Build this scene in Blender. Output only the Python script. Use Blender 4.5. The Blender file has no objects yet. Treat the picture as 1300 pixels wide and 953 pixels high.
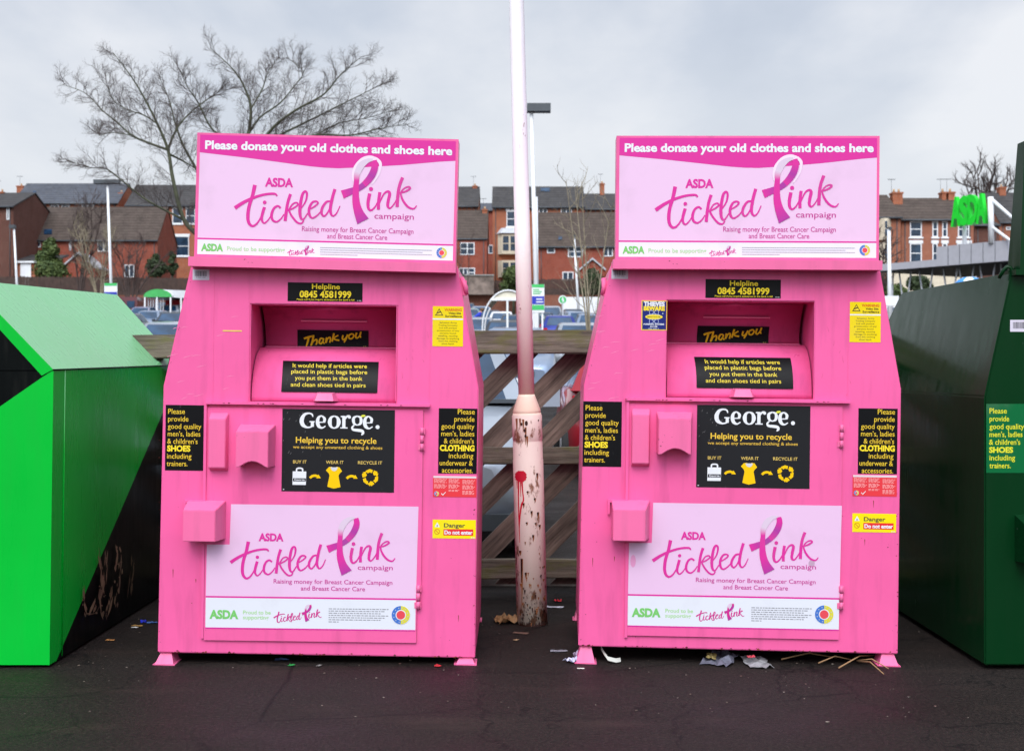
import bpy, bmesh, math, random
from mathutils import Vector, Matrix, Euler, noise
from mathutils.geometry import tessellate_polygon
R = random.Random(11)
rad = math.radians
sc = bpy.context.scene
col = sc.collection
F = 1600.0; CX = 650.0; HY = 465.0; EYE = 1.215   # focal length and horizon of the photograph, eye height in metres

def at(px, py, Y):
    """world point seen at photo position px,py when it stands Y metres away"""
    return Vector(((px - CX) * Y / F, Y, EYE + (HY - py) * Y / F))
def xat(px, Y): return (px - CX) * Y / F
def zat(py, Y): return EYE + (HY - py) * Y / F
def ground_y(py): return EYE * F / (py - HY)

def lin(c):
    c = c / 255.0
    return c / 12.92 if c <= .04045 else ((c + .055) / 1.055) ** 2.4
def S(r, g, b, k=.84): return (lin(r) * k, lin(g) * k, lin(b) * k)

# ------------------------------------------------------------------ materials
def new_mat(name):
    m = bpy.data.materials.new(name); m.use_nodes = True
    nt = m.node_tree; b = nt.nodes['Principled BSDF']
    return m, nt, b
def N(nt, t, **kw):
    n = nt.nodes.new(t)
    for k, v in kw.items(): setattr(n, k, v)
    return n
def rgba(c): return (c[0], c[1], c[2], 1)
def mixc(nt, fac, a, b, mode='MIX'):
    n = N(nt, 'ShaderNodeMix', data_type='RGBA', blend_type=mode)
    for s, v in ((n.inputs[0], fac), (n.inputs[6], a), (n.inputs[7], b)):
        if isinstance(v, (int, float)): s.default_value = v
        elif isinstance(v, tuple): s.default_value = rgba(v)
        else: nt.links.new(v, s)
    return n.outputs[2]
def ramp(nt, src, stops):
    n = N(nt, 'ShaderNodeValToRGB'); cr = n.color_ramp
    while len(cr.elements) < len(stops): cr.elements.new(.5)
    for e, (p, c) in zip(cr.elements, stops):
        e.position = p; e.color = rgba(c) if isinstance(c, tuple) else (c, c, c, 1)
    nt.links.new(src, n.inputs[0]); return n.outputs[0]
def coord(nt, scale=(1, 1, 1), kind='Object'):
    t = N(nt, 'ShaderNodeTexCoord'); m = N(nt, 'ShaderNodeMapping')
    m.inputs['Scale'].default_value = scale
    nt.links.new(t.outputs[kind], m.inputs[0]); return m.outputs[0]
def noi(nt, vec, scale, detail=4, rough=.55):
    n = N(nt, 'ShaderNodeTexNoise'); n.inputs['Scale'].default_value = scale
    n.inputs['Detail'].default_value = detail; n.inputs['Roughness'].default_value = rough
    nt.links.new(vec, n.inputs['Vector']); return n.outputs['Fac']
def bump(nt, b, h, strength=.2, dist=.01):
    n = N(nt, 'ShaderNodeBump'); n.inputs['Strength'].default_value = strength
    n.inputs['Distance'].default_value = dist
    nt.links.new(h, n.inputs['Height']); nt.links.new(n.outputs[0], b.inputs['Normal'])

def plain(name, c, rough=.5, metal=0, var=.12, scale=3.0, bmp=0, coat=0, stretch=(1, 1, 1)):
    m, nt, b = new_mat(name)
    v = coord(nt, stretch); f = noi(nt, v, scale)
    lo = tuple(x * (1 - var) for x in c); hi = tuple(min(1, x * (1 + var)) for x in c)
    cc = ramp(nt, f, [(.3, lo), (.7, hi)])
    nt.links.new(cc, b.inputs['Base Color'])
    b.inputs['Roughness'].default_value = rough; b.inputs['Metallic'].default_value = metal
    if coat: b.inputs['Coat Weight'].default_value = coat
    if bmp: bump(nt, b, f, bmp)
    return m

def paint(name, c, rough=.35, dirt=(.30, .10, .12), chips=(.10, .03, .02), dirty=.25, chip_level=.73, fine=60, spec=.5, coat=0, bmp=.12, sky_sheen=None, ior=1.5):
    """enamelled steel: faint unevenness, grime, small rust chips"""
    m, nt, b = new_mat(name)
    v = coord(nt); big = noi(nt, v, 2.2, 5); vs = coord(nt, (9, 9, 1.2)); streak = noi(nt, vs, 2.0, 6)
    base = ramp(nt, big, [(.3, tuple(x * .93 for x in c)), (.7, tuple(min(1, x * 1.04) for x in c))])
    g = ramp(nt, streak, [(.52, 0.0), (.78, dirty)])
    c1 = mixc(nt, g, base, dirt)
    fn = noi(nt, v, fine, 3, .6); blot = noi(nt, v, 6, 2)
    mul = N(nt, 'ShaderNodeMath', operation='MULTIPLY'); nt.links.new(fn, mul.inputs[0]); nt.links.new(ramp(nt, blot, [(.45, .8), (.7, 1.08)]), mul.inputs[1])
    ch = ramp(nt, mul.outputs[0], [(chip_level, 0.0), (chip_level + .02, 1.0)])
    c2 = mixc(nt, ch, c1, chips)
    nt.links.new(c2, b.inputs['Base Color'])
    r = ramp(nt, streak, [(.3, max(.05, rough - .06)), (.8, rough + .15)])
    nt.links.new(r, b.inputs['Roughness'])
    bump(nt, b, big, bmp, .02); b.inputs['Specular IOR Level'].default_value = spec; b.inputs['IOR'].default_value = ior; b.inputs['Coat Weight'].default_value = coat; b.inputs['Coat Roughness'].default_value = .06
    if sky_sheen:  # upward faces painted paler, in place of the sky's reflection
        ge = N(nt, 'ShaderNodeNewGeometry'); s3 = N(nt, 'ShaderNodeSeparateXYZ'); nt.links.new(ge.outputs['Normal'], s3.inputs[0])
        fac = ramp(nt, s3.outputs[2], [(.35, 0.0), (.65, .55)]); nt.links.new(mixc(nt, fac, c2, sky_sheen), b.inputs['Base Color'])
    return m

def print_mat():
    m, nt, b = new_mat('printed_vinyl')
    a = N(nt, 'ShaderNodeVertexColor', layer_name='Col')
    v = coord(nt); f = noi(nt, v, 5, 6)
    c = mixc(nt, ramp(nt, f, [(.55, 0.0), (.85, .22)]), a.outputs[0], (.28, .22, .24))
    nt.links.new(c, b.inputs['Base Color']); b.inputs['Roughness'].default_value = .42
    b.inputs['Specular IOR Level'].default_value = .2
    return m
def gloss_print():
    m, nt, b = new_mat('glossy_black_vinyl')
    a = N(nt, 'ShaderNodeVertexColor', layer_name='Col')
    v = coord(nt, (3, 3, 1)); f = noi(nt, v, 30, 5)
    c = mixc(nt, ramp(nt, f, [(.66, 0.0), (.8, .12)]), a.outputs[0], (.4, .4, .4))
    nt.links.new(c, b.inputs['Base Color']); b.inputs['Roughness'].default_value = .42; b.inputs['Specular IOR Level'].default_value = .12
    return m

def brick(name, c1, c2, mortar=(.35, .3, .26), scale=4.5, var=.35):
    m, nt, b = new_mat(name)
    tc = N(nt, 'ShaderNodeTexCoord'); sep = N(nt, 'ShaderNodeSeparateXYZ'); nt.links.new(tc.outputs['Object'], sep.inputs[0])
    ad = N(nt, 'ShaderNodeMath', operation='ADD'); nt.links.new(sep.outputs[0], ad.inputs[0]); nt.links.new(sep.outputs[1], ad.inputs[1])
    cmb = N(nt, 'ShaderNodeCombineXYZ'); nt.links.new(ad.outputs[0], cmb.inputs[0]); nt.links.new(sep.outputs[2], cmb.inputs[1])
    t = N(nt, 'ShaderNodeTexBrick'); nt.links.new(cmb.outputs[0], t.inputs['Vector'])
    t.inputs['Color1'].default_value = rgba(c1); t.inputs['Color2'].default_value = rgba(c2); t.inputs['Mortar'].default_value = rgba(mortar)
    t.inputs['Scale'].default_value = scale; t.inputs['Mortar Size'].default_value = .009
    v = coord(nt); f = noi(nt, v, .9, 6, .65); f2 = noi(nt, v, 7, 3)
    c = mixc(nt, ramp(nt, f, [(.35, 0.0), (.7, var)]), t.outputs['Color'], tuple(x * .35 for x in c1))
    c = mixc(nt, ramp(nt, f2, [(.5, 0.0), (.8, .18)]), c, tuple(min(1, x * 1.4) for x in c2))
    b.inputs['Specular IOR Level'].default_value = .15; nt.links.new(c, b.inputs['Base Color']); b.inputs['Roughness'].default_value = .9
    return m

def tiles(name, c, row=.34):
    m, nt, b = new_mat(name)
    v = coord(nt); w = N(nt, 'ShaderNodeTexWave', wave_type='BANDS', bands_direction='Z'); w.inputs['Scale'].default_value = .5 / row * .62
    w.inputs['Distortion'].default_value = .4; w.inputs['Detail'].default_value = 2
    nt.links.new(v, w.inputs['Vector']); f = noi(nt, v, 1.1, 6, .7); f2 = noi(nt, v, 6, 4)
    cc = ramp(nt, f, [(.3, tuple(x * .7 for x in c)), (.7, tuple(x * 1.35 for x in c))])
    cc = mixc(nt, ramp(nt, f2, [(.5, 0.0), (.75, .45)]), cc, (.16, .14, .11))
    cc = mixc(nt, ramp(nt, w.outputs['Fac'], [(.0, .45), (.35, 0.0)]), cc, tuple(x * .35 for x in c))
    nt.links.new(cc, b.inputs['Base Color']); b.inputs['Roughness'].default_value = .85; b.inputs['Specular IOR Level'].default_value = .2
    bump(nt, b, w.outputs['Fac'], .4, .04)
    return m

def wood(name, c, dark, axis='X', moss=0):
    m, nt, b = new_mat(name)
    st = (1.2, 14, 22) if axis == 'X' else (14, 14, 1.2)
    v = coord(nt, st); f = noi(nt, v, 2.2, 8, .7); v2 = coord(nt); k = noi(nt, v2, 3.5, 4)
    cc = ramp(nt, f, [(.3, dark), (.52, c), (.72, tuple(min(1, x * 1.5) for x in c))])
    cc = mixc(nt, ramp(nt, k, [(.4, 0.0), (.75, .6)]), cc, tuple(x * .5 for x in dark))
    if moss:
        g = noi(nt, coord(nt, (2, 6, 6)), 2.5, 4)
        cc = mixc(nt, ramp(nt, g, [(.5, 0.0), (.62, moss)]), cc, (.13, .13, .03))
    nt.links.new(cc, b.inputs['Base Color']); b.inputs['Roughness'].default_value = .85
    bump(nt, b, f, .6, .01)
    return m

def foliage(name, a, bcol):
    m, nt, b = new_mat(name)
    f = noi(nt, coord(nt), 1.8, 4); g = noi(nt, coord(nt), 14, 2)
    cc = ramp(nt, f, [(.35, a), (.65, bcol)])
    cc = mixc(nt, ramp(nt, g, [(.4, 0.0), (.7, .5)]), cc, tuple(x * 1.6 for x in bcol))
    nt.links.new(cc, b.inputs['Base Color']); b.inputs['Roughness'].default_value = .75
    return m

def glass(name, c=(.02, .04, .07), rough=.06, sp=.55):
    m, nt, b = new_mat(name)
    f = noi(nt, coord(nt), 1.5, 3)
    nt.links.new(ramp(nt, f, [(.35, tuple(x * .6 for x in c)), (.65, tuple(x * 1.5 for x in c))]), b.inputs['Base Color'])
    b.inputs['Roughness'].default_value = rough; b.inputs['Specular IOR Level'].default_value = sp
    return m

PINK = (.82, .118, .33)
M = dict(
    pink=paint('pink_enamel', PINK, .32, dirt=(.46, .06, .18), dirty=.42, chip_level=.755, spec=.28, bmp=.22),
    pink_worn=paint('worn_pink_enamel', (.78, .14, .32), .4, dirt=(.45, .10, .2), dirty=.35, chip_level=.68, fine=90, spec=.28),
    printed=print_mat(), gloss=gloss_print(),
    green=paint('bright_green_enamel', (.002, .45, .035), .28, dirt=(.01, .2, .03), chips=(.02, .08, .02), dirty=.1, chip_level=.77, spec=.5, ior=1.22, bmp=.05, sky_sheen=(.40, .62, .46)),  # sky reflection on the roof mixed into the colour as pale green
    black=paint('black_enamel', (.003, .004, .004), .35, spec=.5, ior=1.15, dirt=(.03, .03, .025), chips=(.1, .09, .07), dirty=.35),
    dgreen=paint('dark_green_enamel', (.002, .030, .008), .16, dirt=(.008, .03, .012), chips=(.1, .12, .1), dirty=.15, chip_level=.765, bmp=.06, spec=.4, ior=1.3),
    mgreen=paint('mid_green_panel', (.01, .2, .08), .3, dirt=(.01, .1, .04), chips=(.1, .1, .1), dirty=.2),
    brick_o=brick('orange_brick', (.33, .095, .045), (.42, .15, .075)),
    brick_r=brick('red_brick', (.25, .048, .028), (.31, .075, .042)),
    brick_d=brick('dark_brown_brick', (.10, .035, .025), (.14, .05, .035)),
    brick_w=brick('retaining_wall_brick', (.30, .10, .06), (.22, .09, .06), var=.7),
    brick_t=brick('terrace_brick', (.31, .10, .055), (.38, .15, .09)),
    roof_g=tiles('grey_slate', (.052, .050, .052)), roof_b=tiles('brown_roof_tile', (.072, .054, .046)),
    roof_l=tiles('blue_grey_slate', (.075, .082, .10)),
    white=plain('white_paint', (.78, .78, .78), .5, var=.06), cream=plain('cream_render', (.66, .58, .44), .8, var=.12),
    offw=plain('white_plastic', (.8, .82, .84), .35, var=.05), grey=plain('grey_cladding', (.42, .42, .46), .5, var=.06),
    dgrey=plain('dark_grey_metal', (.06, .07, .08), .45), lead=plain('lead_flashing', (.45, .47, .5), .6),
    glass=glass('window_glass'), carglass=glass('car_window_glass', (.012, .04, .085), .12),
    fencew=wood('weathered_board', (.20, .145, .115), (.045, .029, .022)),
    railw=wood('weathered_rail', (.20, .165, .125), (.06, .044, .032), moss=.65),
    closeb=wood('close_board_timber', (.075, .045, .035), (.03, .018, .015), 'Z'),
    bark=plain('mossy_bark', (.075, .08, .048), .9, var=.45, scale=6, bmp=.5), twig=plain('twig_bark', (.065, .045, .04), .9, var=.3, scale=8),
    paletwig=plain('pale_sapling_bark', (.26, .22, .15), .9, var=.3, scale=8),
    leaf_y=foliage('conifer_foliage', (.02, .045, .01), (.07, .10, .018)), leaf_d=foliage('dark_evergreen_foliage', (.012, .028, .008), (.035, .055, .016)),
    tyre=plain('tyre_rubber', (.015, .015, .015), .8), rim=plain('alloy_rim', (.5, .5, .52), .3, .8),
    pink_inner=paint('recess_shade_pink_enamel', (.56, .065, .20), .45, dirt=(.2, .03, .08), dirty=.6, chip_level=.7, spec=.15),  # pink darkened to paint in the recess shade, with grime streaks over it
    red_lens=plain('red_lens', (.55, .008, .02), .15), clear_lens=plain('clear_lens', (.7, .72, .75), .12),
    lampgreen=plain('bright_green_plastic', (.0, .62, .02), .4, var=.05), signgreen=plain('sign_green', (.05, .5, .13), .4, var=.05),
    signblue=plain('sign_blue', (.015, .03, .42), .4, var=.05), perspex=plain('perspex', (.5, .55, .58), .15),
    kerb=plain('concrete_kerb', (.28, .27, .25), .9, var=.35, scale=14, bmp=.3),
    grass=plain('mossy_verge', (.06, .08, .02), .95, var=.6, scale=25, bmp=.6),
    redcl=plain('red_cloth', (.5, .02, .03), .8), skin=plain('skin', (.55, .3, .2), .6), bluecl=plain('blue_jacket', (.02, .05, .5), .8),
    denim=plain('dark_trousers', (.02, .03, .05), .9), hair=plain('brown_hair', (.12, .06, .03), .8),
    iron=plain('rusty_iron', (.12, .05, .025), .9, var=.5, scale=20),
)

# ------------------------------------------------------------------ object helpers
def tag(o, label=None, cat=None, group=None, kind=None):
    if label: o['label'] = label
    if cat: o['category'] = cat
    if group: o['group'] = group
    if kind: o['kind'] = kind
    return o
def empty(name, loc=(0, 0, 0), rot=(0, 0, 0), label=None, cat=None, group=None, parent=None):
    o = bpy.data.objects.new(name, None); o.empty_display_size = .1
    o.location = loc; o.rotation_euler = rot; col.objects.link(o)
    if parent: o.parent = parent
    return tag(o, label, cat, group)
def link_bm(name, bm, mats, parent=None, smooth=False, recalc=True):
    me = bpy.data.meshes.new(name)
    if recalc: bmesh.ops.recalc_face_normals(bm, faces=bm.faces)
    bm.to_mesh(me); bm.free()
    for m in (mats if isinstance(mats, (list, tuple)) else [mats]): me.materials.append(m)
    if smooth: me.polygons.foreach_set('use_smooth', [True] * len(me.polygons))
    o = bpy.data.objects.new(name, me); col.objects.link(o)
    if parent: o.parent = parent
    return o
def copy_tree(o, parent=None):
    c = o.copy(); col.objects.link(c)
    if parent: c.parent = parent
    for ch in list(o.children): copy_tree(ch, c)
    return c
def b_box(bm, x0, x1, y0, y1, z0, z1, mi=0):
    v = [bm.verts.new(p) for p in ((x0, y0, z0), (x1, y0, z0), (x1, y1, z0), (x0, y1, z0), (x0, y0, z1), (x1, y0, z1), (x1, y1, z1), (x0, y1, z1))]
    fs = [bm.faces.new([v[i] for i in q]) for q in ((0, 1, 5, 4), (1, 2, 6, 5), (2, 3, 7, 6), (3, 0, 4, 7), (4, 5, 6, 7), (3, 2, 1, 0))]
    for f in fs: f.material_index = mi
    return fs
def bevel_all(bm, w, seg=2, ang=30):
    es = [e for e in bm.edges if len(e.link_faces) == 2 and e.calc_face_angle(0) > rad(ang)]
    if es: bmesh.ops.bevel(bm, geom=es, offset=w, segments=seg, affect='EDGES', clamp_overlap=True)
def box(name, x0, x1, y0, y1, z0, z1, mat, parent=None, bev=.0):
    bm = bmesh.new(); b_box(bm, x0, x1, y0, y1, z0, z1)
    if bev: bevel_all(bm, bev)
    return link_bm(name, bm, mat, parent)
def b_prism(bm, pts, y0, y1, mi=0):
    """polygon in x,z pushed through y"""
    a = [bm.verts.new((p[0], y0, p[1])) for p in pts]; b = [bm.verts.new((p[0], y1, p[1])) for p in pts]
    fs = [bm.faces.new(a), bm.faces.new(b[::-1])]
    n = len(pts)
    for i in range(n): fs.append(bm.faces.new((a[i], b[i], b[(i + 1) % n], a[(i + 1) % n])))
    for f in fs: f.material_index = mi
    return fs
def b_hull(bm, pts8, mi=0):
    """closed hexahedron: four corners of one face, then the four opposite"""
    v = [bm.verts.new(p) for p in pts8]
    for q in ((0, 1, 2, 3), (7, 6, 5, 4), (0, 4, 5, 1), (1, 5, 6, 2), (2, 6, 7, 3), (3, 7, 4, 0)):
        bm.faces.new([v[i] for i in q]).material_index = mi
def b_tube(bm, pts, radii, seg=6, cap=True, mi=0):
    rings = []; n = len(pts)
    up = None
    for i, p in enumerate(pts):
        p = Vector(p)
        d = (Vector(pts[min(i + 1, n - 1)]) - Vector(pts[max(i - 1, 0)]))
        d = d.normalized() if d.length > 1e-9 else Vector((0, 0, 1))
        if up is None: up = Vector((0, 0, 1)) if abs(d.z) < .9 else Vector((1, 0, 0))
        a = d.cross(up).normalized(); b = d.cross(a).normalized(); up = -b if b.length else up
        up = a.cross(d)
        r = radii[i] if isinstance(radii, (list, tuple)) else radii
        rings.append([bm.verts.new(p + (a * math.cos(2 * math.pi * k / seg) + b * math.sin(2 * math.pi * k / seg)) * r) for k in range(seg)])
    for i in range(n - 1):
        for k in range(seg):
            f = bm.faces.new((rings[i][k], rings[i][(k + 1) % seg], rings[i + 1][(k + 1) % seg], rings[i + 1][k])); f.material_index = mi; f.smooth = True
    if cap:
        bm.faces.new(rings[0][::-1]).material_index = mi; bm.faces.new(rings[-1]).material_index = mi
def tube(name, pts, radii, mat, parent=None, seg=10):
    bm = bmesh.new(); b_tube(bm, pts, radii, seg); return link_bm(name, bm, mat, parent)
def b_lathe(bm, prof, seg=24, mi=0):
    rings = [[bm.verts.new((r * math.cos(2 * math.pi * k / seg), r * math.sin(2 * math.pi * k / seg), z)) for k in range(seg)] for r, z in prof]
    for i in range(len(prof) - 1):
        for k in range(seg):
            f = bm.faces.new((rings[i][k], rings[i][(k + 1) % seg], rings[i + 1][(k + 1) % seg], rings[i + 1][k])); f.smooth = True; f.material_index = mi
    bm.faces.new(rings[0][::-1]); bm.faces.new(rings[-1])

# ------------------------------------------------------------------ printed artwork
_tc = {}
def text_geo(s, bold=0.0, align='CENTER'):
    k = (s, bold)
    if k in _tc: return _tc[k]
    cu = bpy.data.curves.new('t', 'FONT'); cu.body = s; cu.offset = bold; cu.resolution_u = 3; cu.fill_mode = 'FRONT'
    o = bpy.data.objects.new('t', cu); col.objects.link(o)
    dg = bpy.context.evaluated_depsgraph_get(); me = bpy.data.meshes.new_from_object(o.evaluated_get(dg))
    vs = [tuple(v.co[:2]) for v in me.vertices]; fs = [tuple(p.vertices) for p in me.polygons]
    bpy.data.objects.remove(o); bpy.data.curves.remove(cu); bpy.data.meshes.remove(me)
    _tc[k] = (vs, fs); return _tc[k]
_h = text_geo('H', 0.0); CAP = max(v[1] for v in _h[0])

def catmull(P, n=6):
    out = []
    if len(P) < 3: n = 1
    for i in range(len(P) - 1):
        p0 = P[max(i - 1, 0)]; p1 = P[i]; p2 = P[i + 1]; p3 = P[min(i + 2, len(P) - 1)]
        for k in range(n):
            t = k / n
            out.append(tuple(.5 * (2 * b + (-a + c) * t + (2 * a - 5 * b + 4 * c - d) * t * t + (-a + 3 * b - 3 * c + d) * t ** 3) for a, b, c, d in zip(p0, p1, p2, p3)))
    out.append(tuple(P[-1])); return out

class Art:
    """flat artwork in a plane: x right, y down (photo-sized units); layers stand a hair proud of each other"""
    def __init__(s): s.v = []; s.f = []; s.c = []; s.k = 0
    def _lift(s, layer): s.k += 1; return layer + (s.k % 40) * .012
    def poly(s, pts, c, layer=1):
        d = s._lift(layer); b = len(s.v)
        s.v += [(p[0], p[1], d) for p in pts]
        for t in tessellate_polygon([[Vector((p[0], p[1], 0)) for p in pts]]): s.f.append(tuple(b + i for i in t)); s.c.append(c)
    def rect(s, x0, y0, x1, y1, c, layer=1): s.poly([(x0, y0), (x1, y0), (x1, y1), (x0, y1)], c, layer)
    def ellipse(s, x, y, rx, ry, c, layer=1, a0=0, a1=360, n=28):
        pts = [(x + rx * math.cos(rad(a0 + (a1 - a0) * i / n)), y + ry * math.sin(rad(a0 + (a1 - a0) * i / n))) for i in range(n + (a1 - a0 < 360))]
        if a1 - a0 < 360: pts.append((x, y))
        s.poly(pts, c, layer)
    def stroke(s, P, c, layer=1, n=6, tf=None, wk=1.0, cols=None):
        if tf: P = [(tf[0] + p[0] * tf[2], tf[1] + p[1] * tf[2], p[2] * tf[2]) for p in P]
        Q = catmull(P, n); b = len(s.v); d = s._lift(layer)
        for i, q in enumerate(Q):
            a = Q[max(i - 1, 0)]; e = Q[min(i + 1, len(Q) - 1)]
            tx, ty = e[0] - a[0], e[1] - a[1]; L = math.hypot(tx, ty) or 1
            nx, ny = -ty / L * q[2] * .5 * wk, tx / L * q[2] * .5 * wk
            dd = d + .3 * i / len(Q)
            s.v += [(q[0] + nx, q[1] + ny, dd), (q[0] - nx, q[1] - ny, dd)]
            if i:
                s.f.append((b + 2 * i - 2, b + 2 * i - 1, b + 2 * i + 1, b + 2 * i))
                s.c.append(cols(i / len(Q)) if cols else c)
    def ring(s, x, y, r, w, c, layer=1, ry=None, rot=0):
        ry = ry or r; ca, sa = math.cos(rad(rot)), math.sin(rad(rot))
        P = [(x + r * math.cos(2 * math.pi * i / 20) * ca - ry * math.sin(2 * math.pi * i / 20) * sa, y + r * math.cos(2 * math.pi * i / 20) * sa + ry * math.sin(2 * math.pi * i / 20) * ca, w) for i in range(21)]
        s.stroke(P, c, layer, 2)
    def text(s, t, x0, x1, yb, cap, c, bold=0.0, layer=1, rot=0, shear=0):
        """text whose ink runs from x0 to x1, baseline yb, capital height cap"""
        V, Fc = text_geo(t, bold)
        a = min(v[0] for v in V); e = max(v[0] for v in V); kx = (x1 - x0) / (e - a); ky = cap / CAP
        b = len(s.v); d = s._lift(layer); cr, sr = math.cos(rad(rot)), math.sin(rad(rot))
        for v in V:
            x = (v[0] - a) * kx + shear * v[1] * ky; y = -v[1] * ky
            s.v.append((x0 + x * cr - y * sr, yb + x * sr + y * cr, d))
        for f in Fc: s.f.append(tuple(b + i for i in f)); s.c.append(c)
    def fineprint(s, x0, x1, y, h, c, seed=1, layer=1):
        r = random.Random(seed); x = x0
        while x < x1 - 1:
            w = min(r.uniform(1.2, 5.5), x1 - x); s.rect(x, y - h, x + w * .92, y, c, layer); x += w + .7
    def build(s, name, mp, mat, parent):
        me = bpy.data.meshes.new(name); me.from_pydata([mp(*v) for v in s.v], [], s.f)
        a = me.color_attributes.new('Col', 'FLOAT_COLOR', 'CORNER')
        i = 0; buf = []
        for f, c in zip(s.f, s.c):
            buf += [c[0], c[1], c[2], 1.0] * len(f)
        a.data.foreach_set('color', buf)
        me.materials.append(mat); o = bpy.data.objects.new(name, me); col.objects.link(o); o.parent = parent
        return o

MAG = S(226, 52, 158, .85); PUR = S(178, 60, 160, .85); PALE = S(243, 203, 228, .8); WHT = (.74, .75, .78); BLK = (.005, .005, .006)
YEL = (.86, .66, .03); GRN = S(125, 205, 110); PGRN = S(180, 225, 160)
def script_logo(A, x, y, k, c=MAG, ribbon=True, thin=1.0):
    """brush lettering with the looped ribbon; x,y = left end of the t bar, k = size relative to the header sign"""
    q = k / 9.08; tf = (x - 85 * q, y - 705 * q, q); T = thin
    def st(P, cols=None, cc=None, lay=2): A.stroke(P, cc or c, lay, 6 if k > .5 else 4, tf, 1.0 if T == 1 else T, cols)
    st([(310, 435, 45), (285, 560, 40), (250, 680, 40), (238, 790, 40), (250, 865, 36), (290, 905, 28), (340, 880, 22), (385, 810, 18), (412, 735, 20)])
    st([(85, 705, 45), (180, 640, 38), (300, 580, 32), (430, 540, 28), (540, 530, 26), (570, 555, 18)])
    st([(427, 685, 36), (402, 780, 34), (402, 835, 28), (430, 868, 20), (475, 830, 16), (510, 770, 12)])
    st([(615, 692, 24), (580, 668, 24), (535, 700, 28), (512, 770, 32), (525, 828, 28), (570, 850, 22), (620, 815, 18), (655, 760, 12)])
    st([(725, 528, 36), (697, 620, 34), (682, 720, 36), (670, 838, 36)])
    st([(690, 722, 14), (760, 690, 20), (812, 650, 20), (798, 625, 20), (755, 640, 18), (722, 690, 20), (715, 720, 22), (750, 785, 24), (810, 850, 24), (860, 860, 20), (885, 825, 16)])
    st([(850, 690, 14), (900, 610, 20), (915, 525, 26), (895, 493, 26), (865, 525, 32), (845, 620, 36), (838, 720, 38), (850, 795, 30), (882, 812, 20), (930, 740, 14)])
    st([(945, 700, 14), (1010, 660, 20), (1045, 622, 22), (1018, 603, 22), (975, 622, 26), (945, 690, 32), (950, 760, 30), (985, 795, 22), (1045, 760, 18), (1090, 700, 12)])
    st([(1192, 598, 22), (1140, 610, 26), (1095, 680, 32), (1090, 740, 28), (1120, 770, 22), (1165, 720, 18), (1198, 630, 16)])
    st([(1237, 458, 36), (1210, 560, 36), (1190, 680, 36), (1200, 745, 28), (1228, 765, 20), (1265, 730, 16), (1300, 650, 12)])
    B = 1225.8
    sh = lambda P: [(p[0] + B, p[1], p[2]) for p in P]
    st(sh([(415, 498, 40), (398, 600, 38), (405, 668, 32), (435, 690, 24), (480, 650, 18), (518, 570, 12)]))
    st(sh([(532, 480, 36), (520, 580, 36), (520, 680, 36)])); st(sh([(528, 610, 14), (575, 505, 20), (622, 470, 26), (646, 495, 36), (632, 570, 36), (627, 635, 32), (655, 660, 20), (700, 610, 16), (725, 560, 12)]))
    st(sh([(790, 305, 38), (757, 400, 36), (742, 500, 38), (735, 645, 38)]))
    st(sh([(750, 485, 14), (820, 468, 22), (880, 430, 24), (862, 410, 20), (812, 430, 18), (775, 485, 20), (800, 565, 26), (860, 638, 26), (925, 660, 20), (962, 622, 12)]))
    for (dx, dy, r) in ((428, 632, 22), (428 + B, 447, 24)): A.ellipse(tf[0] + dx * q, tf[1] + dy * q, r * q, r * q, c, 2, n=12)
    if k > .95:
        halo = S(250, 225, 243)
        st(sh([(470, 150, 40), (455, 105, 50), (400, 95, 60), (330, 135, 90), (270, 220, 105), (245, 300, 85), (238, 370, 40)]), cc=halo, lay=2)
        st(sh([(400, 85, 20), (470, 95, 30), (522, 140, 36), (530, 195, 30), (505, 290, 20), (440, 390, 14)]), cc=halo, lay=2)
    mixf = lambda a, b, t: tuple(a[i] + (b[i] - a[i]) * max(0, min(1, t)) for i in range(3))
    LIL = S(228, 205, 225)
    st(sh([(455, 118, 62), (466, 190, 76), (435, 285, 82), (370, 375, 74), (290, 440, 66), (170, 490, 82), (98, 518, 98)]), cols=lambda t: mixf(PUR, c, abs(t - .35) * 5) if t < .55 else mixf(PUR, c, (t - .7) * 4), lay=3)
    st(sh([(440, 112, 26), (375, 128, 52), (305, 185, 78), (262, 280, 68), (258, 370, 60), (253, 450, 68), (258, 590, 84), (290, 710, 104), (345, 818, 146)]), cols=lambda t: mixf(LIL, c, (t - .35) * 8) if t < .8 else mixf(c, PUR, (t - .8) * 5), lay=4)

def round_emblem(A, x, y, r):
    A.ellipse(x, y, r, r, (.7, .72, .76), 2); A.ellipse(x, y, r * .96, r * .96, S(70, 120, 205), 3, 90, 270); A.ellipse(x, y, r * .96, r * .96, S(225, 215, 70), 3, -90, 90)
    A.ellipse(x, y, r * .55, r * .55, S(235, 235, 240), 4); A.ellipse(x, y, r * .46, r * .46, S(235, 80, 90), 5)
    for i in range(12):
        a = rad(i * 30 + 12); A.ellipse(x + math.cos(a) * r * .76, y + math.sin(a) * r * .76, r * .06, r * .06, (.45, .47, .5), 5, n=8)

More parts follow.
